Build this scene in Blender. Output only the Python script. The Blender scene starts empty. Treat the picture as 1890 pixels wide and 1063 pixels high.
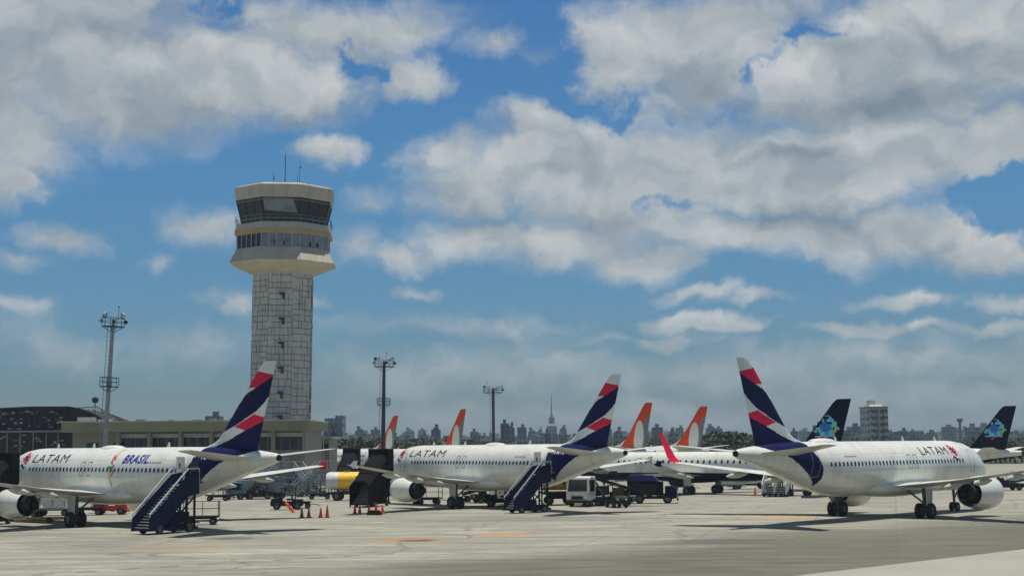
import bpy, bmesh, math, random
from mathutils import Vector, Matrix
random.seed(11)
PI = math.pi
R = math.radians
sc = bpy.context.scene
C = sc.collection

# ------------------------------------------------------------------ camera
W0, H0, F = 1890.0, 1063.0, 2800.0
HC = 5.8
cam_d = bpy.data.cameras.new('camera')
cam = bpy.data.objects.new('camera', cam_d); C.objects.link(cam)
cam_d.sensor_width = 36.0; cam_d.lens = 36.0 * F / W0
cam_d.clip_start = 0.5; cam_d.clip_end = 40000
PITCH, ROLL = math.atan(290.5 / F), R(-0.5)
camM = Matrix.Translation((0, 0, HC)) @ Matrix.Rotation(PI / 2 + PITCH, 4, 'X') @ Matrix.Rotation(ROLL, 4, 'Z')
cam.matrix_world = camM
sc.camera = cam
sc.render.resolution_x, sc.render.resolution_y = 1024, 575
sc.render.filter_size = 1.6

def ray(px, py):
    v = Vector(((px - W0 / 2) / F, -(py - H0 / 2) / F, -1.0))
    return (camM.to_3x3() @ v).normalized()
def G(px, py, z=0.0):
    d = ray(px, py); t = (z - HC) / d.z
    return Vector((d.x * t, d.y * t, z))
def at(px, py, Y):
    d = ray(px, py); t = Y / d.y
    return Vector((d.x * t, Y, HC + d.z * t))
def proj(p):
    q = camM.inverted() @ Vector(p)
    return (W0 / 2 + F * q.x / -q.z, H0 / 2 - F * q.y / -q.z)

# ------------------------------------------------------------------ node helper
class NT:
    def __init__(s, nt):
        s.nt = nt; s.n = nt.nodes; s.l = nt.links
    def node(s, t, **kw):
        n = s.n.new(t)
        for k, v in kw.items(): setattr(n, k, v)
        return n
    def setin(s, sock, v):
        if isinstance(v, bpy.types.NodeSocket): s.l.new(v, sock)
        elif v is not None:
            sock.default_value = v
    def math(s, op, a=None, b=None, c=None, clamp=False):
        n = s.node('ShaderNodeMath', operation=op, use_clamp=clamp)
        for i, v in enumerate((a, b, c)):
            if v is not None: s.setin(n.inputs[i], v)
        return n.outputs[0]
    def vmath(s, op, a=None, b=None, c=None):
        n = s.node('ShaderNodeVectorMath', operation=op)
        for i, v in enumerate((a, b, c)):
            if v is not None: s.setin(n.inputs[i], v)
        return n.outputs['Value'] if op in ('LENGTH', 'DOT_PRODUCT', 'DISTANCE') else n.outputs[0]
    def noise(s, vec, scale, detail=4, rough=0.55, dist=0.0):
        n = s.node('ShaderNodeTexNoise')
        s.setin(n.inputs['Vector'], vec); n.inputs['Scale'].default_value = scale
        n.inputs['Detail'].default_value = detail; n.inputs['Roughness'].default_value = rough
        n.inputs['Distortion'].default_value = dist
        return n.outputs['Fac']
    def ramp(s, fac, stops, interp='LINEAR'):
        n = s.node('ShaderNodeValToRGB'); s.setin(n.inputs[0], fac)
        r = n.color_ramp; r.interpolation = interp
        while len(r.elements) < len(stops): r.elements.new(0.5)
        for e, (p, c) in zip(r.elements, stops):
            e.position = p; e.color = (c[0], c[1], c[2], 1) if len(c) == 3 else c
        return n.outputs[0]
    def remap(s, v, a, b, c=0.0, d=1.0, smooth=False):
        n = s.node('ShaderNodeMapRange'); n.interpolation_type = 'SMOOTHSTEP' if smooth else 'LINEAR'
        s.setin(n.inputs[0], v)
        for i, x in enumerate((a, b, c, d)): n.inputs[i + 1].default_value = x
        return n.outputs[0]
    def mix(s, fac, a, b, mode='MIX'):
        n = s.node('ShaderNodeMix', data_type='RGBA', blend_type=mode)
        s.setin(n.inputs[0], fac)
        for i, v in ((6, a), (7, b)):
            if isinstance(v, (tuple, list)) and len(v) == 3: v = (*v, 1)
            s.setin(n.inputs[i], v)
        return n.outputs[2]
    def sep(s, v):
        n = s.node('ShaderNodeSeparateXYZ'); s.setin(n.inputs[0], v); return n.outputs
    def comb(s, x, y, z=0.0):
        n = s.node('ShaderNodeCombineXYZ')
        for i, v in enumerate((x, y, z)): s.setin(n.inputs[i], v)
        return n.outputs[0]

MATS = {}
def mat(name, col, rough=0.5, metal=0.0, var=0.12, scale=1.5, dirt=None, dirt_amt=0.0, coat=0.0, bump=0.0, spec=0.5):
    if name in MATS: return MATS[name]
    m = bpy.data.materials.new(name); m.use_nodes = True; MATS[name] = m
    t = NT(m.node_tree); b = t.n['Principled BSDF']
    tc = t.node('ShaderNodeTexCoord').outputs['Object']
    nz = t.noise(tc, scale, 5, 0.6)
    f = t.remap(nz, 0.3, 0.7)
    lo = tuple(c * (1 - var) for c in col); hi = tuple(min(1, c * (1 + var * 0.6)) for c in col)
    c = t.mix(f, lo, hi)
    if dirt:
        st = t.vmath('MULTIPLY', tc, (1.0, 1.0, 0.25))
        n2 = t.noise(st, scale * 1.7, 6, 0.65)
        c = t.mix(t.math('MULTIPLY', t.remap(n2, 0.5, 0.75), dirt_amt), c, dirt)
    t.setin(b.inputs['Base Color'], c)
    t.setin(b.inputs['Roughness'], t.remap(nz, 0.3, 0.7, max(0.03, rough - 0.07), min(1, rough + 0.07)))
    b.inputs['Metallic'].default_value = metal
    b.inputs['Specular IOR Level'].default_value = spec
    b.inputs['Coat Weight'].default_value = coat; b.inputs['Coat Roughness'].default_value = 0.1
    if bump:
        bp = t.node('ShaderNodeBump'); bp.inputs['Strength'].default_value = bump
        t.setin(bp.inputs['Height'], t.noise(tc, scale * 6, 4)); t.setin(b.inputs['Normal'], bp.outputs[0])
    return m

WHITE = mat('white_paint', (0.76, 0.77, 0.70), 0.3, var=0.05, scale=0.5, dirt=(0.5, 0.48, 0.42), dirt_amt=0.35, coat=0.35)
def skin_mat():
    m = mat('airliner_white_skin', (0.76, 0.77, 0.70), 0.3, var=0.05, scale=0.5, dirt=(0.45, 0.43, 0.36), dirt_amt=0.5, coat=0.35)
    t = NT(m.node_tree); b = t.n['Principled BSDF']; src = b.inputs['Base Color'].links[0].from_socket
    tc = t.node('ShaderNodeTexCoord').outputs['Object']; q = t.sep(tc)
    def ln(v, s_, w_): return t.remap(t.math('ABSOLUTE', t.math('SUBTRACT', t.math('FRACT', t.math('DIVIDE', v, s_)), .5)), .5 - w_ / s_, .5)
    se = t.math('MAXIMUM', ln(q[0], 2.13, .05), ln(q[2], 1.24, .035))
    c = t.mix(t.math('MULTIPLY', se, .38), src, (.25, .25, .24))
    st = t.noise(t.vmath('MULTIPLY', tc, (.35, 1, 2.5)), 1.1, 6, .7)
    gr = t.math('MULTIPLY', t.remap(q[2], 3.4, 1.8), t.remap(st, .42, .7))
    c = t.mix(t.math('MULTIPLY', gr, .55), c, (.30, .29, .25))
    t.setin(b.inputs['Base Color'], c); return m
SKINW = skin_mat()
GREYW = mat('grey_white_paint', (0.70, 0.73, 0.66), 0.35, var=0.06, scale=0.5, dirt=(0.42, 0.41, 0.37), dirt_amt=0.35, coat=0.3)
WINGG = mat('wing_grey_paint', (0.58, 0.60, 0.56), 0.4, var=0.12, scale=0.6, dirt=(0.3, 0.3, 0.28), dirt_amt=0.45)
NAVY = mat('navy_paint', (0.006, 0.008, 0.062), 0.5, var=0.2, scale=0.7, spec=.08)
NAVYB = mat('deep_navy_paint', (0.004, 0.008, 0.030), 0.5, var=0.2, scale=0.7, spec=.08)
PINK = mat('crimson_paint', (0.66, 0.018, 0.065), 0.5, var=0.1, spec=.1)
RED = mat('red_paint', (0.60, 0.03, 0.03), 0.45, var=0.15)
ORANGE = mat('orange_tail_paint', (0.78, 0.085, 0.018), 0.5, var=0.12, spec=.1)
CONEO = mat('cone_orange_plastic', (0.85, 0.10, 0.03), 0.6, var=0.12, scale=4)
STEEL = mat('grey_steel', (0.22, 0.24, 0.25), 0.5, 0.3, var=0.25)
LSTEEL = mat('pale_galvanised_steel', (0.42, 0.45, 0.45), 0.5, 0.3, var=0.25)
DARKM = mat('dark_metal', (0.02, 0.022, 0.025), 0.6, 0.1, var=0.3, spec=.25)
BLACK = mat('black_rubber', (0.014, 0.014, 0.015), 0.8, var=0.3, scale=4)
BLACKC = mat('black_canvas', (0.006, 0.007, 0.009), 0.9, var=0.35, scale=2, bump=0.2, spec=.15)
GLASS = mat('dark_glass', (0.012, 0.016, 0.022), 0.08, var=0.2, spec=0.7)
GEARM = mat('gear_dark_grey', (0.09, 0.095, 0.095), 0.5, 0.2, var=.3)
HUB = mat('wheel_hub_grey', (0.12, 0.125, 0.125), 0.5, 0.2)
STAIRN = mat('stair_navy_paint', (0.009, 0.014, 0.055), 0.6, var=0.3, scale=2, spec=.2)
RAILW = mat('pale_rail_paint', (0.55, 0.57, 0.60), 0.4, var=0.1)
YELLOW = mat('yellow_paint', (0.85, 0.53, 0.03), 0.45, var=0.15, dirt=(0.2, 0.13, 0.05), dirt_amt=0.5)
TRUCKW = mat('truck_white_paint', (0.62, 0.64, 0.62), 0.35, var=0.08, dirt=(0.3, 0.28, 0.25), dirt_amt=0.4)
BLUEP = mat('blue_tarp', (0.02, 0.035, 0.16), 0.6, var=0.3, scale=3)
SBLUE = mat('steel_blue_paint', (0.07, 0.15, 0.27), 0.5, var=0.2)
CYAN = mat('cyan_paint', (0.02, 0.36, 0.60), 0.4); LGREEN = mat('lime_paint', (0.35, 0.50, 0.06), 0.4)
AZB = mat('bright_blue_paint', (0.01, 0.15, 0.45), 0.4)
GREENP = mat('green_paint', (0.02, 0.28, 0.10), 0.4); SKYB = mat('sky_blue_paint', (0.15, 0.52, 0.66), 0.4)
TEXTN = mat('navy_lettering', (0.012, 0.013, 0.05), 0.5, spec=.1); TEXTB = mat('blue_lettering', (0.03, 0.03, 0.30), 0.4)
TEXTW = mat('white_lettering', (0.75, 0.75, 0.78), 0.4)
SKIN = mat('skin', (0.30, 0.16, 0.10), 0.6); HIVIS = mat('hi_vis_yellow_cloth', (0.70, 0.55, 0.04), 0.8)
CONTW = mat('container_white', (0.50, 0.52, 0.52), 0.5, var=0.1, dirt=(0.3, 0.3, 0.28), dirt_amt=0.4)

# ------------------------------------------------------------------ mesh builder
class MB:
    def __init__(s): s.V = []; s.F = []; s.M = []
    def add(s, vs, fs, mi=0):
        o = len(s.V); s.V += [tuple(v) for v in vs]
        s.F += [tuple(i + o for i in f) for f in fs]; s.M += [mi] * len(fs); return s
    def box(s, c, d, rz=0.0, mi=0, taper=1.0, ry=0.0):
        x, y, z = d[0] / 2, d[1] / 2, d[2] / 2
        m = Matrix.Translation(c) @ Matrix.Rotation(rz, 4, 'Z') @ Matrix.Rotation(ry, 4, 'Y')
        vs = [(-x, -y, -z), (x, -y, -z), (x, y, -z), (-x, y, -z), (-x * taper, -y * taper, z), (x * taper, -y * taper, z), (x * taper, y * taper, z), (-x * taper, y * taper, z)]
        return s.add([m @ Vector(v) for v in vs], [(3, 2, 1, 0), (4, 5, 6, 7), (0, 1, 5, 4), (1, 2, 6, 5), (2, 3, 7, 6), (3, 0, 4, 7)], mi)
    def bar(s, p0, p1, w, h=None, mi=0):
        h = h or w; p0, p1 = Vector(p0), Vector(p1); d = (p1 - p0)
        if d.length < 1e-6: return s
        d.normalize(); up = Vector((0, 0, 1)) if abs(d.z) < 0.95 else Vector((1, 0, 0))
        a = d.cross(up).normalized() * w / 2; b = a.cross(d).normalized() * h / 2
        vs = [p + q for p in (p0, p1) for q in (-a - b, a - b, a + b, -a + b)]
        return s.add(vs, [(3, 2, 1, 0), (4, 5, 6, 7), (0, 1, 5, 4), (1, 2, 6, 5), (2, 3, 7, 6), (3, 0, 4, 7)], mi)
    def cyl(s, p0, p1, r0, r1=None, n=12, mi=0, caps=True):
        r1 = r0 if r1 is None else r1; p0, p1 = Vector(p0), Vector(p1); d = (p1 - p0).normalized()
        up = Vector((0, 0, 1)) if abs(d.z) < 0.95 else Vector((1, 0, 0))
        a = d.cross(up).normalized(); b = a.cross(d)
        vs = [p + (a * math.cos(2 * PI * i / n) + b * math.sin(2 * PI * i / n)) * r for p, r in ((p0, r0), (p1, r1)) for i in range(n)]
        fs = [(i, (i + 1) % n, n + (i + 1) % n, n + i) for i in range(n)]
        if caps: fs += [tuple(range(n - 1, -1, -1)), tuple(range(n, 2 * n))]
        return s.add(vs, fs, mi)
    def loft(s, rings, caps=True, mi=0, closed=True):
        n = len(rings[0]); vs = [v for r in rings for v in r]; fs = []
        for k in range(len(rings) - 1):
            for i in range(n if closed else n - 1):
                j = (i + 1) % n
                fs.append((k * n + i, k * n + j, (k + 1) * n + j, (k + 1) * n + i))
        if caps: fs += [tuple(range(n - 1, -1, -1)), tuple(range((len(rings) - 1) * n, len(rings) * n))]
        return s.add(vs, fs, mi)
    def prism(s, pts, y0, y1, mi=0):          # outline in (x,z), extruded along y
        n = len(pts)
        vs = [(p[0], y0, p[1]) for p in pts] + [(p[0], y1, p[1]) for p in pts]
        fs = [(i, (i + 1) % n, n + (i + 1) % n, n + i) for i in range(n)] + [tuple(range(n - 1, -1, -1)), tuple(range(n, 2 * n))]
        return s.add(vs, fs, mi)
    def sphere(s, c, r, n=10, mi=0, sq=(1, 1, 1)):
        rings = []
        for k in range(1, n):
            a = PI * k / n
            rings.append([(c[0] + r * sq[0] * math.sin(a) * math.cos(2 * PI * i / (2 * n)), c[1] + r * sq[1] * math.sin(a) * math.sin(2 * PI * i / (2 * n)), c[2] - r * sq[2] * math.cos(a)) for i in range(2 * n)])
        return s.loft(rings, True, mi)
    def mesh(s, name, mats, smooth=False, paint=None):
        me = bpy.data.meshes.new(name); me.from_pydata(s.V, [], s.F)
        for m in (mats if isinstance(mats, (list, tuple)) else [mats]): me.materials.append(m)
        if paint:
            for p in me.polygons: p.material_index = paint(p.center)
        else: me.polygons.foreach_set('material_index', s.M)
        bm = bmesh.new(); bm.from_mesh(me); bmesh.ops.recalc_face_normals(bm, faces=bm.faces); bm.to_mesh(me); bm.free()
        if smooth:
            me.polygons.foreach_set('use_smooth', [True] * len(me.polygons))
            me.set_sharp_from_angle(angle=R(40))
        me.update(); return me
    def build(s, name, mats, parent=None, smooth=False, paint=None, bevel=0.0):
        o = bpy.data.objects.new(name, s.mesh(name, mats, smooth, paint)); C.objects.link(o); o.parent = parent
        if bevel:
            b = o.modifiers.new('bevel', 'BEVEL'); b.width = bevel; b.segments = 2; b.limit_method = 'ANGLE'
        return o

def tag(o, label=None, cat=None, group=None, kind=None):
    for k, v in (('label', label), ('category', cat), ('group', group), ('kind', kind)):
        if v: o[k] = v
    return o
def thing(name, label, cat, loc=(0, 0, 0), rz=0.0, group=None):
    o = bpy.data.objects.new(name, None); o.empty_display_size = 0.5; C.objects.link(o)
    o.location = loc; o.rotation_euler = (0, 0, rz); return tag(o, label, cat, group)
def copy_tree(o, parent=None, loc=None, rz=None, label=None, kids=None):
    c = o.copy(); C.objects.link(c); c.parent = parent
    if loc is not None: c.location = loc
    if rz is not None: c.rotation_euler = (0, 0, rz)
    if label: c['label'] = label
    for ch in [x for x in KIDS(o)]: copy_tree(ch, c)
    return c
def KIDS(o): return [x for x in list(C.objects) if x.parent == o]

def wheel(parent, c, r, w, name='wheel', axis='y', mt=None):
    mb = MB(); v = Vector((0, 1, 0)) if axis == 'y' else Vector((1, 0, 0)); c = Vector(c)
    pr = [(-w / 2, r * 0.86), (-w * 0.36, r), (w * 0.36, r), (w / 2, r * 0.86), (w / 2, r * 0.55)]
    prof = [(-w / 2, r * 0.55)] + pr
    n = 20; rings = []
    for k in range(n + 1):
        a = 2 * PI * k / n
        e = Vector((math.cos(a), 0, math.sin(a))) if axis == 'y' else Vector((0, math.cos(a), math.sin(a)))
        rings.append([c + v * p[0] + e * p[1] for p in prof])
    mb.loft(rings, False)
    o = mb.build(name, BLACK, parent, smooth=True)
    MB().cyl(c - v * w * 0.4, c + v * w * 0.4, r * 0.57, n=16).build('rim', mt or HUB, o, smooth=True)
    return o

def inpoly(x, y, P):
    c = False; n = len(P); j = n - 1
    for i in range(n):
        xi, yi = P[i]; xj, yj = P[j]
        if (yi > y) != (yj > y) and x < (xj - xi) * (y - yi) / (yj - yi) + xi: c = not c
        j = i
    return c

# ------------------------------------------------------------------ airliner
def interp(tab, x):
    if x <= tab[0][0]: return tab[0][1:]
    for a, b in zip(tab, tab[1:]):
        if x <= b[0]:
            t = (x - a[0]) / (b[0] - a[0]); t2 = t
            return tuple(p + (q - p) * t2 for p, q in zip(a[1:], b[1:]))
    return tab[-1][1:]
def fuselage_table(L, hw, hh, zc):
    base = [(0, 3.22, .03, .03), (.15, 3.22, .36, .34), (.45, 3.25, .63, .60), (1, 3.32, .98, .93), (1.6, 3.42, 1.25, 1.25), (2.3, 3.52, 1.48, 1.56), (3.2, 3.63, 1.69, 1.82), (4.4, 3.75, 1.87, 1.98), (5.6, 3.81, 1.95, 2.05), (6.6, 3.83, 1.975, 2.07),
            (23.5, 3.83, 1.975, 2.07), (25, 3.87, 1.965, 2.04), (26.5, 3.97, 1.92, 1.94), (28, 4.12, 1.82, 1.78), (29.5, 4.30, 1.66, 1.59), (31, 4.49, 1.45, 1.38), (32.5, 4.67, 1.2, 1.15), (34, 4.83, .93, .90), (35.5, 4.96, .66, .65), (36.6, 5.04, .47, .46), (37.3, 5.08, .34, .34), (37.57, 5.1, .22, .22)]
    k = L / 37.57; a, b = hw / 1.975, hh / 2.07
    return [(x * k, zc + (z - 3.83) * b, w * a, h * b) for x, z, w, h in base]

def airfoil(xle, chord, y, z, th, n=9, flat=False, vertical=False):
    up, lo = [], []
    for i in range(n + 1):
        t = 0.5 * (1 - math.cos(PI * i / n))
        yt = th * (1.4845 * math.sqrt(t) - 0.63 * t - 1.758 * t * t + 1.4215 * t ** 3 - 0.5075 * t ** 4)
        up.append((xle + t * chord, yt)); lo.append((xle + t * chord, -yt))
    pts = up + lo[-2:0:-1]
    return [(p[0], p[1] + y, z) if vertical else (p[0], y, z + p[1]) for p in pts]

def text_mesh(s, h, bold=0.0, shear=0.0, sx=1.0):
    cu = bpy.data.curves.new('lettering', 'FONT'); cu.body = s; cu.size = h / 0.7; cu.offset = bold; cu.shear = shear
    cu.resolution_u = 3; cu.space_character = 1.12
    o = bpy.data.objects.new('lettering_tmp', cu); C.objects.link(o)
    dg = bpy.context.evaluated_depsgraph_get(); me = bpy.data.meshes.new_from_object(o.evaluated_get(dg))
    bpy.data.objects.remove(o); bpy.data.curves.remove(cu)
    for v in me.vertices: v.co.x *= sx
    return me
def wrap(bm_or_me, x0, z0, side, tab, m, name, parent, off=0.012, centre=False):
    bm = bmesh.new()
    if isinstance(bm_or_me, bpy.types.Mesh): bm.from_mesh(bm_or_me)
    else:
        mm = bpy.data.meshes.new('tmp'); mm.from_pydata([(p[0], p[1], 0) for p in bm_or_me.V], [], bm_or_me.F); bm.from_mesh(mm)
    bmesh.ops.triangulate(bm, faces=bm.faces[:])
    zs = [v.co.y for v in bm.verts]; xs = [v.co.x for v in bm.verts]
    z = min(zs) + 0.12
    while z < max(zs):
        bmesh.ops.bisect_plane(bm, geom=bm.verts[:] + bm.edges[:] + bm.faces[:], plane_co=(0, z, 0), plane_no=(0, 1, 0)); z += 0.12
    if max(xs) - min(xs) > 1 and x0 < 9:
        x = min(xs) + .4
        while x < max(xs):
            bmesh.ops.bisect_plane(bm, geom=bm.verts[:] + bm.edges[:] + bm.faces[:], plane_co=(x, 0, 0), plane_no=(1, 0, 0)); x += .4
    for v in bm.verts:
        lx = x0 + v.co.x * (1 if side < 0 else -1); lz = z0 + v.co.y
        zc, hw, hh = interp(tab, lx)
        q = max(-0.999, min(0.999, (lz - zc) / hh)); yy = hw * math.sqrt(1 - q * q)
        nrm = Vector((0, yy / hw ** 2, (lz - zc) / hh ** 2)).normalized()
        v.co = Vector((lx, side * (yy + off * nrm.y), lz + off * nrm.z))
    me = bpy.data.meshes.new(name); bm.to_mesh(me); bm.free()
    me.materials.clear(); me.materials.append(m)
    o = bpy.data.objects.new(name, me); C.objects.link(o); o.parent = parent
    return o
def flat(polys):
    mb = MB()
    for P in polys: mb.add([(p[0], p[1], 0) for p in P], [tuple(range(len(P)))])
    return mb
def ribbon(pts, w):
    mb = MB(); vs = []
    for i, p in enumerate(pts):
        a = Vector(pts[max(0, i - 1)]); b = Vector(pts[min(len(pts) - 1, i + 1)]); d = (b - a).normalized(); n = Vector((-d.y, d.x))
        ww = w * (1 - 0.75 * abs(2 * i / (len(pts) - 1) - 1) ** 2)
        vs += [(p[0] + n.x * ww / 2, p[1] + n.y * ww / 2, 0), (p[0] - n.x * ww / 2, p[1] - n.y * ww / 2, 0)]
    mb.add(vs, [(2 * i, 2 * i + 1, 2 * i + 3, 2 * i + 2) for i in range(len(pts) - 1)]); return mb

def c2l(cx, cy):   # fin livery drawing -> aircraft side view (x aft, z up)
    return (37.25 + (cx - 912) / 48.8, 11.76 - (cy - 68) / 79.7)
L_PINK = [[c2l(*p) for p in P] for P in ([(700, 118), (815, 121), (915, 150), (880, 161), (800, 213), (765, 212), (700, 215)], [(792, 357), (870, 384), (742, 447), (683, 424)])]
L_NAVY = [[c2l(*p) for p in P] for P in ([(920, 143), (893, 150), (845, 183), (800, 214), (760, 236), (735, 258), (715, 290), (600, 400), (600, 460), (650, 437), (700, 412), (750, 378), (800, 345), (845, 300), (866, 268), (905, 255)],
                                         [(880, 372), (852, 383), (742, 447), (660, 495), (600, 524), (540, 550), (480, 574), (440, 640), (900, 640)])]
FZ_NAVY = [(35.6, 6.6), (35.4, 5.62), (34.4, 5.35), (33.2, 5.08), (32.3, 4.7), (30.9, 3.9), (29.8, 3.25), (28.9, 2.7), (28.75, 3.2), (28.9, 3.9), (29.2, 4.5), (29.6, 5.0), (29.8, 5.4), (29.7, 5.75), (29.6, 6.6)]

SPEC = {
 'A': dict(L=37.57, hw=1.975, hh=2.07, zc=3.83, win_pitch=.533, win=(7.2, 28.2), winz=4.25, ww=.24, wh=.34,
      wing=[(1.0, 11.3, 7.9, 2.35, 1.05), (2.0, 12.1, 6.75, 2.45, .85), (6.4, 14.6, 3.95, 2.85, .45), (16.85, 20.2, 1.55, 4.0, .17)],
      stab=[(.3, 31.0, 4.4, 5.0, .42), (6.2, 34.7, 1.5, 5.55, .14)],
      fin_le=[(5.2, 28.7), (5.88, 29.0), (6.1, 29.9), (6.5, 30.75), (11.3, 35.3), (11.66, 35.75), (11.76, 36.0)], fin_te=[(5.2, 35.0), (11.76, 37.25)],
      gear=17.7, track=3.8, ng=5.07, tyre=.58, eng=dict(x=10.9, y=5.75, z=1.68, r=1.14, l=3.15)),
 'E': dict(L=38.65, hw=1.51, hh=1.70, zc=3.2, win_pitch=.81, win=(7.5, 28.5), winz=3.75, ww=.30, wh=.42,
      wing=[(.8, 13.2, 6.4, 2.1, .8), (1.7, 13.9, 5.4, 2.15, .7), (4.9, 15.9, 3.5, 2.45, .4), (13.6, 20.6, 1.4, 3.4, .15)],
      stab=[(.3, 32.0, 3.9, 4.2, .38), (6.0, 35.2, 1.5, 4.9, .13)],
      fin_le=[(4.2, 29.6), (4.75, 29.9), (5.0, 30.9), (5.4, 31.6), (10.1, 35.6), (10.45, 36.0), (10.57, 36.3)], fin_te=[(4.2, 36.0), (10.57, 37.9)],
      gear=18.6, track=3.0, ng=4.2, tyre=.50, eng=dict(x=11.3, y=4.3, z=1.55, r=.86, l=2.5)),
 'B': dict(L=39.0, hw=1.88, hh=2.0, zc=3.35, win_pitch=.51, win=(6.5, 29.0), winz=3.8, ww=.24, wh=.34,
      wing=[(1.0, 12.9, 7.6, 2.1, .95), (2.0, 13.8, 6.4, 2.2, .8), (5.8, 16.0, 4.0, 2.6, .45), (17.1, 22.0, 1.5, 3.9, .17)],
      stab=[(.3, 31.6, 4.3, 4.8, .4), (7.1, 35.9, 1.6, 5.4, .14)],
      fin_le=[(4.5, 27.2), (5.25, 27.5), (5.8, 30.0), (6.7, 31.9), (12.0, 36.3), (12.4, 36.75), (12.5, 37.0)], fin_te=[(4.5, 36.4), (12.5, 38.6)],
      gear=17.9, track=2.86, ng=4.0, tyre=.55, eng=dict(x=11.6, y=4.9, z=1.55, r=1.0, l=2.9)),
}
def paint_latam_fin(p):
    for P in L_PINK:
        if inpoly(p.x, p.z, P): return 2
    for P in L_NAVY:
        if inpoly(p.x, p.z, P): return 1
    return 0
def paint_latam_body(p):
    if p.x > 26 and inpoly(p.x, p.z, FZ_NAVY): return 1
    if 1.45 < p.x < 2.55 and 3.85 + (p.x - 1.45) * .25 < p.z < 4.42 + (p.x - 1.45) * .12: return 2
    return 0
def paint_azul_fin(p):
    x, z = p.x - 34.9, p.z - 7.2
    qx, qz = math.floor(x / .3), math.floor(z / .3)
    h_ = abs(math.sin(qx * 12.9898 + qz * 78.233) * 43758.5453) % 1
    r = math.hypot(x / 1.35, z / 1.2) + (h_ - .5) * .85
    if r > 1: return 0
    if math.hypot(x + .1, z - .35) < .55 + .2 * h_: return 6
    if z < -.75: return 5 if h_ > .35 else 0
    if x > .7: return 3 if h_ > .5 else (2 if h_ > .2 else 0)
    if x < -.85: return 3 if h_ > .6 else 2
    return 1 if h_ > .5 else 2
def paint_azul_body(p): return 1 if p.z < 2.55 + max(0, p.x - 27) * .12 else 0
def paint_gol_fin(p):
    if ((p.x - (35.1 + (p.z - 6.6) * .12)) / 1.15) ** 2 + ((p.z - 6.9) / 2.8) ** 2 < 1: return 1
    if p.z < 6.9 and p.x < 31.75 + (p.z - 6.7) * .83: return 0
    if p.z > 10.6: return 2
    if p.x > 36.05 + (p.z - 5.3) * .12 + max(0, p.z - 9.4) * .8: return 3
    return 2

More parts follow.
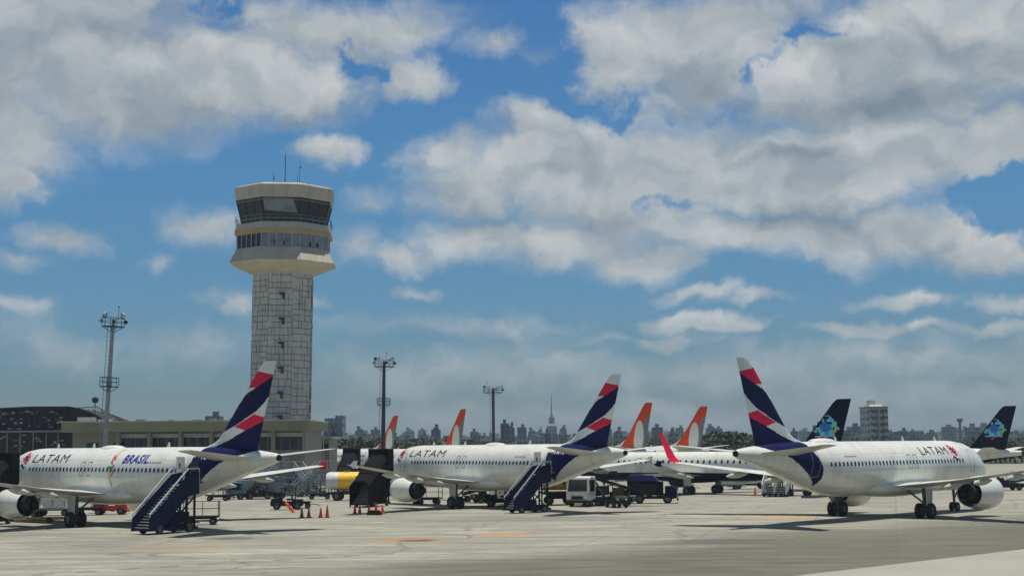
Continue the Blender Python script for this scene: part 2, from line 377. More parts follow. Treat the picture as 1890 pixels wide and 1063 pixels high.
LIV = {
 'latam': dict(body=[SKINW, NAVY, GLASS], pb=paint_latam_body, fin=[GREYW, NAVY, PINK], pf=paint_latam_fin, eng=WHITE, tip=PINK),
 'azul': dict(body=[SKINW, NAVYB], pb=paint_azul_body, fin=[NAVYB, CYAN, SKYB, LGREEN, YELLOW, RED, AZB], pf=paint_azul_fin, eng=NAVYB, tip=NAVYB),
 'gol': dict(body=[SKINW], pb=None, fin=[WHITE, WHITE, ORANGE, STEEL], pf=paint_gol_fin, eng=WHITE, tip=ORANGE),
}
MESHCACHE = {}
def airliner(kind, liv, tail, theta, away_left, label, group, sharklets=False, neo=False, name='airliner', tipm=None):
    """tail = ground point under the tail cone; nose points away from it at angle theta to the line of sight."""
    S = SPEC[kind]; V = LIV[liv]; th = R(theta)
    h = Vector((-math.sin(th) if away_left else math.sin(th), math.cos(th), 0))
    aft = -h; nose = Vector(tail) + h * S['L']
    rz = math.atan2(aft.y, aft.x)
    root = thing(name, label, 'airliner', nose, rz, group)
    k = (kind, liv)
    def put(nm, key, fn, parent=root):
        kk = (kind, liv, key)
        if kk not in MESHCACHE: MESHCACHE[kk] = fn()
        o = bpy.data.objects.new(nm, MESHCACHE[kk]); C.objects.link(o); o.parent = parent; return o
    tab = fuselage_table(S['L'], S['hw'], S['hh'], S['zc'])
    def fus():
        n = 128 if liv == 'latam' else 56; rings = []; x = 0.0; L = S['L']; xs = []
        while x < 6: xs.append(x); x += .12 if x > .3 else .04
        while x < 25: xs.append(x); x += .6
        while x < L: xs.append(x); x += .06 if x > 26 and x < 31.5 else .12
        xs.append(L)
        for x in xs:
            zc, hw, hh = interp(tab, x)
            rings.append([(x, hw * math.cos(2 * PI * i / n), zc + hh * math.sin(2 * PI * i / n)) for i in range(n)])
        return MB().loft(rings).mesh('fuselage', V['body'], True, V['pb'])
    body = put('fuselage', 'fus', fus)
    def fin():
        m = 110; n = 50; mb = MB(); le = S['fin_le']; te = S['fin_te']; z0, z1 = le[0][0], le[-1][0]; rings = []
        for j in range(m + 1):
            z = z0 + (z1 - z0) * j / m; a = interp(le, z)[0]; b = interp(te, z)[0]
            rings.append(airfoil(a, b - a, 0, z, .5 * .10 * min(b - a, 6.2) * 1.0, n, vertical=True))
        return mb.loft(rings).mesh('tail_fin', V['fin'], True, V['pf'])
    put('tail_fin', 'fin', fin)
    for sd in (-1, 1):
        def wing():
            secs = S['wing']; rings = []
            full = []
            for a, b in zip(secs, secs[1:]):
                for t in (0, .25, .5, .75): full.append(tuple(p + (q - p) * t for p, q in zip(a, b)))
            full.append(secs[-1])
            for (y, x, c, z, t) in full:
                f = ((y / secs[-1][0]) ** 2) * .25
                rings.append(airfoil(x, c, sd * y, z + f, t * .55, 8))
            return MB().loft(rings).mesh('wing', [WINGG], True)
        w = put('wing', 'wing%d' % sd, wing)
        yt, xt, ct, zt, _ = S['wing'][-1]; zt += .25
        if sharklets:
            def shk():
                rings = []
                for (t, dy, dz) in ((0, 0, 0), (.15, .25, .08), (.35, .45, .45), (1, .85, 2.45)):
                    c = ct * (1 - t) + .55 * t; rings.append([(px, sd * (yt + dy), zt + dz + (pz - 0)) for (px, _, pz) in airfoil(xt + t * 1.9, c, 0, 0, .05, 6)])
                return MB().loft(rings).mesh('sharklet', [V['tip']], True)
            put('sharklet', 'shk%d' % sd, shk, w)
        else:
            def fence():
                return MB().prism([(xt + .5, zt - .05), (xt + 1.1, zt - .28), (xt + ct + .2, zt - .28), (xt + ct, zt), (xt + ct + .2, zt + .38), (xt + 1.2, zt + .36)], sd * yt - .03, sd * yt + .06).mesh('wingtip_fence', [tipm or V['tip']])
            put('wingtip_fence', 'fence%d%s' % (sd, tipm is None), fence, w)
        ys = [(6.3 if kind == 'A' else 4.6), 9.0, 12.0] if kind != 'E' else [4.6, 7.6]
        for q, yy in enumerate(ys):
            a = interp([(s[0], s[1], s[2], s[3], s[4]) for s in S['wing']], yy); te = a[0] + a[1]
            def canoe(yy=yy, te=te, z=a[2]):
                rings = []; f = ((yy / S['wing'][-1][0]) ** 2) * .25
                for i in range(9):
                    t = i / 8; r = .26 * math.sin(PI * min(.97, max(.03, t))) ** .7
                    rings.append([(te - 2.2 + 3.1 * t, sd * yy + r * .7 * math.cos(2 * PI * k_ / 10), z + f - .28 - .18 * t + r * math.sin(2 * PI * k_ / 10)) for k_ in range(10)])
                return MB().loft(rings).mesh('flap_fairing', [WINGG], True)
            put('flap_fairing', 'canoe%d%d' % (sd, q), canoe, w)
        def stab():
            return MB().loft([[(p[0], p[1], p[2] + (p[0] - S['stab'][0][1] - 2.5) * .055) for p in airfoil(x, c, sd * y, z, t * .55, 7)] for (y, x, c, z, t) in S['stab']]).mesh('tailplane', [GREYW], True)
        put('tailplane', 'stab%d' % sd, stab)
        E = dict(S['eng'])
        if neo: E.update(r=1.30, z=1.82, l=3.5, x=10.7)
        ex, ey, ez, er, el = E['x'], sd * E['y'], E['z'], E['r'], E['l']
        def cowl():
            prof = [(.35, .80), (.05, .86), (0, .91), (.06, .96), (.4, 1.0), (1.3, 1.02), (el * .7, .97), (el, .80), (el - .02, .76), (el * .75, .82), (el * .5, .86)]
            n = 32; return MB().loft([[(ex + p[0], ey + er * p[1] * math.cos(2 * PI * i / n), ez + er * p[1] * math.sin(2 * PI * i / n)) for i in range(n)] for p in prof], False).mesh('engine_cowl', [V['eng']], True)
        eo = put('engine_cowl', 'cowl%d%s' % (sd, neo), cowl)
        def core():
            prof = [(.9, .15), (.92, .84), (1.05, .84), (1.1, .5), (el * .8, .62), (el + .5, .50), (el + .95, .36), (el + .93, .30), (el + .7, .26), (el + 1.25, .13), (el + 1.5, .02)]
            n = 24; mb = MB().loft([[(ex + p[0], ey + er * p[1] * math.cos(2 * PI * i / n), ez + er * p[1] * math.sin(2 * PI * i / n)) for i in range(n)] for p in prof], True)
            return mb.mesh('exhaust_core', [DARKM], True)
        put('exhaust_core', 'core%d%s' % (sd, neo), core, eo)
        wv = interp([(s[0], s[1], s[2], s[3], s[4]) for s in S['wing']], abs(ey))
        def pyl():
            x0 = wv[0]; zt_ = wv[2] - .02
            pts = [(ex + .9, ez + er * .93), (max(x0, ex + 1.6) - .1, zt_ + .05), (max(x0, ex + 1.6) + 1.0, zt_ - .2), (x0 + 3.0, zt_ - .15), (ex + el + 1.0, ez + er * .62), (ex + el, ez + er * .55), (ex + 1.5, ez + er * .8)]
            return MB().prism(pts, ey - .18, ey + .18).mesh('pylon', [WINGG])
        put('pylon', 'pyl%d%s' % (sd, neo), pyl)
        # main gear
        g = S['gear']; y = sd * S['track']; rt = S['tyre']
        def leg():
            mb = MB().cyl((g, y, rt), (g - .05, y * .97, 2.3), .13, .17, 12).cyl((g, y - .5, rt), (g, y + .5, rt), .09).cyl((g, y, rt + .5), (g, y * .62, 2.1), .07, .08)
            mb.cyl((g + .12, y, rt + .25), (g + .42, y, rt + .6), .04).cyl((g + .42, y, rt + .6), (g + .1, y, rt + 1.0), .04)
            return mb.mesh('main_gear_leg', [GEARM], True)
        gl = put('main_gear_leg', 'leg%d' % sd, leg)
        def gdoor():
            return MB().prism([(g - .6, 2.25), (g + .5, 2.3), (g + .4, 1.0), (g - .45, .95)], y + sd * .32, y + sd * .36).mesh('gear_door', [WINGG])
        put('gear_door', 'gd%d' % sd, gdoor, gl)
        for dy in (-.46, .46):
            wheel(gl, (g, y + dy, rt), rt, .42)
    # nose gear
    g = S['ng']
    ngl = MB().cyl((g, 0, .38), (g + .15, 0, 2.2), .1, .13).cyl((g, -.3, .38), (g, .3, .38), .07).bar((g, 0, 1.0), (g - .9, 0, 2.0), .09)
    ngo = ngl.build('nose_gear_leg', GEARM, root, True)
    for dy in (-.25, .25): wheel(ngo, (g, dy, .38), .38, .22)
    # belly fairing
    def bel():
        rings = []; x0, x1 = S['wing'][0][1] - 1.2, S['wing'][0][1] + S['wing'][0][2] + 2.2
        for i in range(25):
            t = i / 24; s = math.sin(PI * max(.02, min(.98, t))) ** .45
            rings.append([(x0 + (x1 - x0) * t, (S['hw'] * .55 + S['hw'] * .52 * s) * math.cos(2 * PI * k_ / 28), (S['zc'] - S['hh'] + .62) + (.35 + .5 * s) * math.sin(2 * PI * k_ / 28)) for k_ in range(28)])
        return MB().loft(rings).mesh('belly_fairing', [V['body'][1] if liv == 'azul' else WHITE], True)
    put('belly_fairing', 'bel', bel)
    L = S['L']; zt = interp(tab, L)[0]
    MB().cyl((L - .25, 0, zt), (L + .12, 0, zt + .01), .27, .2, 14).build('tail_exhaust', DARKM, root, True)
    for xa in (8.0, 13.5, 24.0):
        za = interp(tab, xa); za = za[0] + za[2]
        MB().prism([(xa, za - .05), (xa + .38, za - .05), (xa + .36, za + .36), (xa + .22, za + .36)], -.03, .03).build('antenna', WHITE, root)
    # cabin windows
    side = -1 if away_left else 1
    zc, hw, hh = interp(tab, 12.0); wz = S['winz']
    def win():
        mb = MB(); pts = []
        for i in range(12):
            a = 2 * PI * i / 12; r = 1 / (abs(math.cos(a)) ** 3 + abs(math.sin(a)) ** 3) ** (1 / 3)
            pts.append((S['ww'] / 2 * r * math.cos(a), S['wh'] / 2 * r * math.sin(a)))
        f = []
        for (u, v) in pts:
            z = wz + v - zc; yy = hw * math.sqrt(1 - (z / hh) ** 2); f.append((u, side * (yy + .012), z + zc))
        g2 = [(p[0], p[1] - side * .08, p[2]) for p in f]
        return MB().loft([g2, f]).mesh('window', [GLASS])
    x = S['win'][0]; i = 0
    while x < S['win'][1]:
        if x < tab[10][0] + .3 and not (kind == 'A' and (15.2 < x < 15.6)):
            o = put('window', 'win%d' % side, win, body); o.location = (x, 0, 0)
        elif x >= tab[10][0] + .3:
            q = interp(tab, x); dw = hw * math.sqrt(1 - ((wz - zc) / hh) ** 2) - q[1] * math.sqrt(max(0, 1 - ((wz - q[0]) / q[2]) ** 2))
            o = put('window', 'win%d' % side, win, body); o.location = (x, -side * (dw - .015), 0)
        x += S['win_pitch']; i += 1
    root['_tab'] = 0
    del root['_tab']
    return root, tab, side

def locx(root, px, side, tab, z=5.1):
    """cabin side station whose paint shows at photo column px"""
    lo, hi = 0.0, 37.0; M_ = Matrix.Translation(root.location) @ Matrix.Rotation(root.rotation_euler.z, 4, 'Z')
    def f(x):
        zc, hw, hh = interp(tab, x); yy = hw * math.sqrt(max(0, 1 - ((z - zc) / hh) ** 2)); return proj(M_ @ Vector((x, side * yy, z)))[0]
    inc = f(30) > f(8); lo, hi = 3.0, 34.0
    for _ in range(40):
        m = (lo + hi) / 2
        if (f(m) < px) == inc: lo = m
        else: hi = m
    return (lo + hi) / 2

def latam_marks(root, tab, side, x_logo, x_text0, x_text1, zt=4.78):
    W_ = abs(x_text1 - x_text0)
    me = text_mesh('LATAM', .64, .0, .0); w = max(v.co.x for v in me.vertices) - min(v.co.x for v in me.vertices)
    for v in me.vertices: v.co.x *= W_ / w
    wrap(me, x_text0, zt, side, tab, TEXTN, 'airline_lettering', root)
    # emblem: three interlaced wave strokes
    s = 1 if side < 0 else -1
    cx, cz = x_logo, zt + .3
    for k_, (m, off) in enumerate(((PINK, .26), (TEXTN, .02), (PINK, -.22))):
        pts = [(-.55 + 1.1 * i / 12, off + .2 * math.sin(PI * (i / 12) * 2) + .2 * (i / 12 - .5)) for i in range(13)]
        wrap(ribbon(pts, .2), cx, cz, side, tab, m, 'emblem_stroke', root, .012)
    pts = [(-.55 + .9 * i / 8, -.62 + .12 * math.sin(PI * i / 4)) for i in range(9)]
    wrap(ribbon(pts, .2), cx, cz, side, tab, TEXTN, 'emblem_stroke', root, .012)

def door(root, tab, side, x, z0, w=.85, hgt=1.85, m=None):
    # thin dark outline of a closed cabin door
    P = []; o = .05
    for (a, b, c, d) in ((0, 0, w, o), (0, hgt - o, w, hgt), (0, o, o, hgt - o), (w - o, o, w, hgt - o)):
        P.append([(a, b), (c, b), (c, d), (a, d)])
    if side > 0: P = [[(w - p[0], p[1]) for p in q] for q in P]
    return wrap(flat(P), x if side < 0 else x + w, z0, side, tab, m or STEEL, 'door_outline', root, .01)

def open_door(root, tab, side, x, z0=3.35):
    zc, hw, hh = interp(tab, x)
    y = side * (hw + .25)
    d = MB().box((x - .95, y, z0 + .95), (.95, .12, 1.9)).build('open_door', WHITE, root, bevel=.05)
    MB().box((x - .95, y + side * .065, z0 + 1.25), (.22, .02, .32)).build('door_window', GLASS, d)
    MB().bar((x - .5, side * (hw - .15), z0 + .9), (x - .6, y, z0 + .9), .1).build('door_hinge', STEEL, d)
    q = wrap(flat([[(0, 0), (.82, 0), (.82, 1.83), (0, 1.83)]]), x - .1 if side < 0 else x + .72, z0, side, tab, GLASS, 'door_opening', root, .015)

def radome(root, tab, x, l=2.6, hgt=.3):
    rings = []
    za = interp(tab, x); za = za[0] + za[2]
    for i in range(13):
        t = i / 12; s = math.sin(PI * max(.03, min(.97, t))) ** .35
        rings.append([(x - l / 2 + l * t, .62 * s * math.cos(2 * PI * k / 16), za - .08 + (hgt + .08) * s * math.sin(2 * PI * k / 16)) for k in range(16)])
    MB().loft(rings).build('antenna_radome', WHITE, root, True)

# left, centre and right airliners
TL = Vector((-16.0, 104.0, 0)); TC = Vector((9.4, 128.5, 0)); TR = Vector((15.3, 105.0, 0))
pl, tab, s_l = airliner('A', 'latam', TL, 46, True, 'white airliner reading BRASIL, its navy and pink tail in front of the control tower', 'parked airliners with navy and pink tails')
pc, _, s_c = airliner('A', 'latam', TC, 36.2, True, 'white airliner with navy and pink tail behind the yellow tank with a white end', 'parked airliners with navy and pink tails', tipm=WHITE)
pr, _, s_r = airliner('A', 'latam', TR, 42.2, False, 'white airliner pointing right with upturned crimson wingtips and nobody at its doors', 'parked airliners with navy and pink tails', sharklets=True, neo=True)

x0 = locx(pl, 62, -1, tab); x1 = locx(pl, 125, -1, tab); xl = locx(pl, 50, -1, tab)
latam_marks(pl, tab, -1, xl, x0, x1)
xb = locx(pl, 229, -1, tab); xb2 = locx(pl, 276, -1, tab)
me = text_mesh('BRASIL', .60, .03, .2); w = max(v.co.x for v in me.vertices) - min(v.co.x for v in me.vertices)
for v in me.vertices: v.co.x *= abs(xb2 - xb) / w
wrap(me, xb, 4.75, -1, tab, TEXTB, 'country_lettering', pl)
xf = locx(pl, 212, -1, tab)
for pts, m_, w_ in (([(.3, 1.0), (.12, .95), (.0, .72), (-.05, .5)], YELLOW, .16), ([(-.25, .62), (-.1, .4), (-.12, .1), (.1, -.1)], RED, .26), ([(.18, .6), (.1, .35), (.28, .2)], RED, .16),
                    ([(-.5, -.3), (-.15, -.35), (.2, -.3)], GREENP, .26), ([(-.3, -.5), (.0, -.75), (-.05, -1.1), (.1, -1.35)], YELLOW, .24), ([(.25, -.35), (.38, -.7), (.2, -1.05)], ORANGE, .2), ([(.02, -1.3), (.05, -1.55), (.0, -1.75)], GREENP, .16), ([(.15, -.1), (.35, -.3), (.45, -.1)], TEXTB, .16)):
    wrap(ribbon(pts, w_), xf, 4.75, -1, tab, m_, 'figure_stroke', pl, .014)
x0 = locx(pc, 757, -1, tab); x1 = locx(pc, 820, -1, tab); xl = locx(pc, 743, -1, tab)
latam_marks(pc, tab, -1, xl, x0, x1)
x0 = locx(pr, 1696, 1, tab); x1 = locx(pr, 1746, 1, tab); xl = locx(pr, 1758, 1, tab)
latam_marks(pr, tab, 1, xl, x0, x1)
for pp, sd in ((pl, -1), (pc, -1), (pr, 1)):
    door(pp, tab, sd, 5.0, 3.3); door(pp, tab, sd, 15.0, 3.75, .55, 1.1); door(pp, tab, sd, 16.0, 3.75, .55, 1.1)
    wrap(flat([[(i * .26, 0), (i * .26 + .17, 0), (i * .26 + .17, .09), (i * .26, .09)] for i in range(7)]), 24.2 if sd < 0 else 26.0, 4.75, sd, tab, STEEL, 'small_lettering', pp)
door(pr, tab, 1, 29.3, 3.35)
for pp in (pl, pc):
    me = text_mesh('PR-MYC', .32, .01); wrap(me, 29.2, 5.02, -1, tab, TEXTW, 'registration_lettering', pp)
xdl = locx(pl, 356, -1, tab); xdc = locx(pc, 1003, -1, tab)
open_door(pl, tab, -1, 29.6); open_door(pc, tab, -1, 28.9)
radome(pl, tab, 16.6, 3.0, .2); radome(pc, tab, 18.8, 3.0, .2); radome(pr, tab, 26.2, 3.4, .24)

# distant airliners
def tail_from_fin(px, py, tip_h, kind, theta, away_left=True):
    """ground point under the tail cone so that the fin tip shows at (px,py)"""
    S = SPEC[kind]; hz = 822.0 - (px - 945) * math.tan(R(.5))
    Y = F * (tip_h - HC) / (hz - py); p = at(px, py, Y); th = R(theta)
    h = Vector((-math.sin(th) if away_left else math.sin(th), math.cos(th), 0))
    fx = (interp(S['fin_te'], S['fin_te'][-1][0])[0]); 
    q = Vector((p.x, p.y, 0)) - h * (S['L'] - fx)
    return q
GO = 'airliners with orange tails in the far row'
airliner('B', 'gol', tail_from_fin(1204, 743, 12.5, 'B', 35), 35, True, 'white airliner whose orange tail with a white oval rises just left of the crimson wingtip', GO)
airliner('B', 'gol', tail_from_fin(1306, 750, 12.5, 'B', 40), 40, True, 'white airliner whose orange tail stands beside the dark mound of trees', GO)
airliner('B', 'gol', tail_from_fin(860, 755, 12.5, 'B', 34), 34, True, 'airliner whose orange tail stands alone between the two dark lighting masts', GO)
airliner('B', 'gol', tail_from_fin(735, 767, 12.5, 'B', 38), 38, True, 'airliner whose orange tail shows just behind a dark lighting mast, smallest orange tail', GO)
AZ = 'airliners with dark navy tails in the far row'
pa, taba, _ = airliner('E', 'azul', tail_from_fin(1571, 736, 10.57, 'E', 50), 50, True, 'navy-bellied jet whose dark tail with a cyan flower stands left of the beige apartment tower', AZ, sharklets=False)
airliner('E', 'azul', tail_from_fin(1876, 749, 10.57, 'E', 52), 52, True, 'jet whose dark tail with a cyan flower is the rightmost tail', AZ)
x0 = locx(pa, 1176, -1, taba, 3.5)
door(pa, taba, -1, x0 - .2, 2.5, .8, 1.7)
door(pa, taba, -1, 29.6, 2.5, .8, 1.7)

# ------------------------------------------------------------------ ground
ground_m = bpy.data.materials.new('concrete_apron'); ground_m.use_nodes = True
t = NT(ground_m.node_tree); b = t.n['Principled BSDF']
geo = t.node('ShaderNodeNewGeometry').outputs['Position']; sx = t.sep(geo)
n1 = t.noise(geo, .045, 6, .6); n2 = t.noise(t.vmath('MULTIPLY', geo, (.35, 1.2, 1)), .5, 6, .62); n3 = t.noise(geo, 3.0, 4, .6)
col = t.mix(t.remap(n1, .35, .65), (.28, .275, .215), (.41, .40, .32))
n4 = t.noise(t.vmath('MULTIPLY', geo, (.12, .7, 1)), .9, 6, .65)
col = t.mix(t.math('MULTIPLY', t.remap(n4, .42, .66), .75), col, (.14, .138, .11))
col = t.mix(t.math('MULTIPLY', t.remap(n4, .5, .3), .6), col, (.50, .49, .39))
col = t.mix(t.math('MULTIPLY', t.remap(n2, .38, .68), .5), col, (.17, .168, .135))
col = t.mix(t.math('MULTIPLY', t.remap(n3, .3, .7), .22), col, (.19, .185, .16))
# slab joints 5 m
rot = t.node('ShaderNodeVectorRotate'); rot.inputs['Angle'].default_value = R(14); t.setin(rot.inputs['Vector'], geo)
rs = t.sep(rot.outputs[0])
def joint(v, s, w):
    fr = t.math('ABSOLUTE', t.math('SUBTRACT', t.math('FRACT', t.math('DIVIDE', v, s)), .5)); return t.remap(fr, .5 - w / s, .5 - w / s * .4)
j = t.math('MAXIMUM', joint(rs[0], 6.0, .09), joint(rs[1], 6.0, .09))
wob = t.remap(t.noise(geo, .2, 3), .35, .6)
col = t.mix(t.math('MULTIPLY', t.math('MULTIPLY', j, wob), .6), col, (.10, .10, .09))
# slabs of slightly different tone
wn = t.node('ShaderNodeTexWhiteNoise', noise_dimensions='2D')
t.setin(wn.inputs['Vector'], t.comb(t.math('FLOOR', t.math('ADD', t.math('DIVIDE', rs[0], 6.0), .5)), t.math('FLOOR', t.math('ADD', t.math('DIVIDE', rs[1], 6.0), .5))))
col = t.mix(t.math('MULTIPLY', t.math('SUBTRACT', wn.outputs['Value'], .4), .3, clamp=True), col, (.24, .235, .21))
vor = t.node('ShaderNodeTexVoronoi', feature='DISTANCE_TO_EDGE'); vor.inputs['Scale'].default_value = .11
t.setin(vor.inputs['Vector'], t.vmath('ADD', t.vmath('MULTIPLY', geo, (.55, 1, 1)), t.vmath('MULTIPLY', t.comb(n1, n2, 0.0), (6, 6, 0))))
col = t.mix(t.math('MULTIPLY', t.remap(vor.outputs['Distance'], .012, .003), .55), col, (.09, .088, .08))
n5 = t.noise(geo, 1.1, 5, .7)
col = t.mix(t.math('MULTIPLY', t.remap(n5, .5, .72), .5), col, (.13, .128, .11))
tm = t.noise(t.vmath('MULTIPLY', geo, (.28, 1.0, 1)), .05, 1, .4)
for c0, am_ in ((.46, .5), (.475, .45), (.55, .4), (.562, .4), (.39, .35)):
    rdg = t.remap(t.math('ABSOLUTE', t.math('SUBTRACT', tm, c0)), .0035, .001)
    col = t.mix(t.math('MULTIPLY', t.math('MULTIPLY', rdg, t.remap(n2, .35, .55)), am_), col, (.07, .068, .06))
# worn taxi lane: band between two lines
def side_of(pa_, pb_):
    d = (pb_ - pa_).normalized(); n = Vector((d.y, -d.x))   # positive towards the camera/right
    return t.math('ADD', t.math('ADD', t.math('MULTIPLY', sx[0], n.x), t.math('MULTIPLY', sx[1], n.y)), -(pa_.x * n.x + pa_.y * n.y))
wobl = t.math('MULTIPLY', t.math('SUBTRACT', t.noise(t.vmath('MULTIPLY', geo, (.3, 1, 1)), .14, 6, .65), .5), 22)
e1 = t.math('ADD', side_of(G(450, 1058), G(1890, 948)), wobl)
band = t.remap(e1, -3, 7, smooth=True)
col = t.mix(t.math('MULTIPLY', band, .86), col, t.mix(t.remap(n2, .3, .7), (.05, .048, .034), (.13, .126, .09)))
# rust, oil and rubber patches
def patch(px, py, rx, ry, c, amt, nzs=.6, th=(.42, .6)):
    global col
    p = G(px, py); d = p.y; wx = rx * d / F; wy = d * d / (F * HC) * ry
    v = t.vmath('MULTIPLY', t.vmath('SUBTRACT', geo, (p.x, p.y, 0)), (1 / wx, 1 / wy, 0))
    r = t.math('ADD', t.vmath('LENGTH', v), t.math('MULTIPLY', t.math('SUBTRACT', t.noise(geo, nzs, 5, .65), .5), 1.6))
    col = t.mix(t.math('MULTIPLY', t.remap(r, 1.0, .55), amt), col, c)
patch(755, 996, 95, 5, (.36, .19, .08), .7, 1.6); patch(770, 997, 45, 3, (.09, .055, .03), .75, 1.2)
patch(930, 985, 75, 6, (.38, .23, .12), .65, 1.8); patch(1440, 953, 75, 4.5, (.42, .27, .11), .7, 1.4)
patch(330, 1010, 150, 9, (.26, .21, .14), .5); patch(1330, 998, 110, 7, (.07, .068, .06), .55, 2.5)
patch(420, 993, 60, 2.5, (.05, .05, .045), .7); patch(480, 957, 60, 2.5, (.06, .06, .055), .7); patch(350, 975, 90, 5, (.10, .10, .09), .6)
patch(1000, 957, 260, 5, (.13, .13, .12), .45); patch(1650, 985, 260, 10, (.13, .125, .10), .4); patch(150, 1000, 180, 4, (.15, .15, .13), .4)
t.setin(b.inputs['Base Color'], col); b.inputs['Roughness'].default_value = .85
bp = t.node('ShaderNodeBump'); bp.inputs['Strength'].default_value = .25; bp.inputs['Distance'].default_value = .02
t.setin(bp.inputs['Height'], n3); t.setin(b.inputs['Normal'], bp.outputs[0])
mb = MB()
xs = [-9000, -600, -150, 0, 150, 600, 9000]; ys = [-600, 0, 60, 120, 200, 420, 1200, 9000]
vs = [(x, y, 0) for y in ys for x in xs]; n = len(xs)
mb.add(vs, [(j * n + i, j * n + i + 1, (j + 1) * n + i + 1, (j + 1) * n + i) for j in range(len(ys) - 1) for i in range(n - 1)])
tag(mb.build('ground', ground_m), kind='structure')
pale = mat('pale_shoulder_concrete', (.31, .305, .25), .85, var=.15, scale=.15, dirt=(.28, .27, .24), dirt_amt=.5)
pa1, pb1 = G(1475, 1061), G(1890, 1013); dd = (pb1 - pa1).normalized()
q0, q1 = pa1 - dd * 60, pb1 + dd * 80; nn = Vector((dd.y, -dd.x, 0))
MBs = MB(); MBs.add([q0 + Vector((0, 0, .004)), q1 + Vector((0, 0, .004)), q1 + nn * 60 + Vector((0, 0, .004)), q0 + nn * 60 + Vector((0, 0, .004))], [(0, 1, 2, 3)])
tag(MBs.build('shoulder_strip', pale), kind='structure')
grassm = mat('dry_grass', (.055, .065, .03), .95, var=.35, scale=.05, dirt=(.10, .085, .05), dirt_amt=.5)
tag(MB().add([(-9000, 395, .006), (9000, 395, .006), (9000, 8990, .006), (-9000, 8990, .006)], [(0, 1, 2, 3)]).build('grass_field', grassm), kind='structure')
# marking dashes and yellow guide lines
dashm = mat('worn_black_marking', (.10, .095, .08), .9, var=.4, scale=.8)
mb = MB(); a, bq = G(60, 1060), G(640, 1026); dd = (bq - a).normalized(); nn = Vector((-dd.y, dd.x, 0)); L_ = (bq - a).length; k = 0.0
while k < L_ * 1.15:
    p = a + dd * k; q = p + dd * 1.05; mb.add([p - nn * .12, q - nn * .12, q + nn * .12, p + nn * .12], [(0, 1, 2, 3)]); k += 2.1
for v in range(len(mb.V)): mb.V[v] = (mb.V[v][0], mb.V[v][1], .005)
tag(mb.build('marking_dashes', dashm), kind='structure')
ylm = mat('worn_yellow_marking', (.50, .30, .08), .85, var=.35, scale=.6, dirt=(.3, .28, .24), dirt_amt=.9)
def gline(p, q, w, nm='marking_line', m=ylm):
    d_ = (q - p).normalized(); n_ = Vector((-d_.y, d_.x, 0)) * w / 2; z = Vector((0, 0, .005))
    tag(MB().add([p - n_ + z, q - n_ + z, q + n_ + z, p + n_ + z], [(0, 1, 2, 3)]).build(nm, m), kind='structure')
gline(G(1845, 922), G(2050, 921), .5); gline(G(1830, 931), G(2000, 926), .25); gline(G(1290, 951), G(1500, 949), .3)

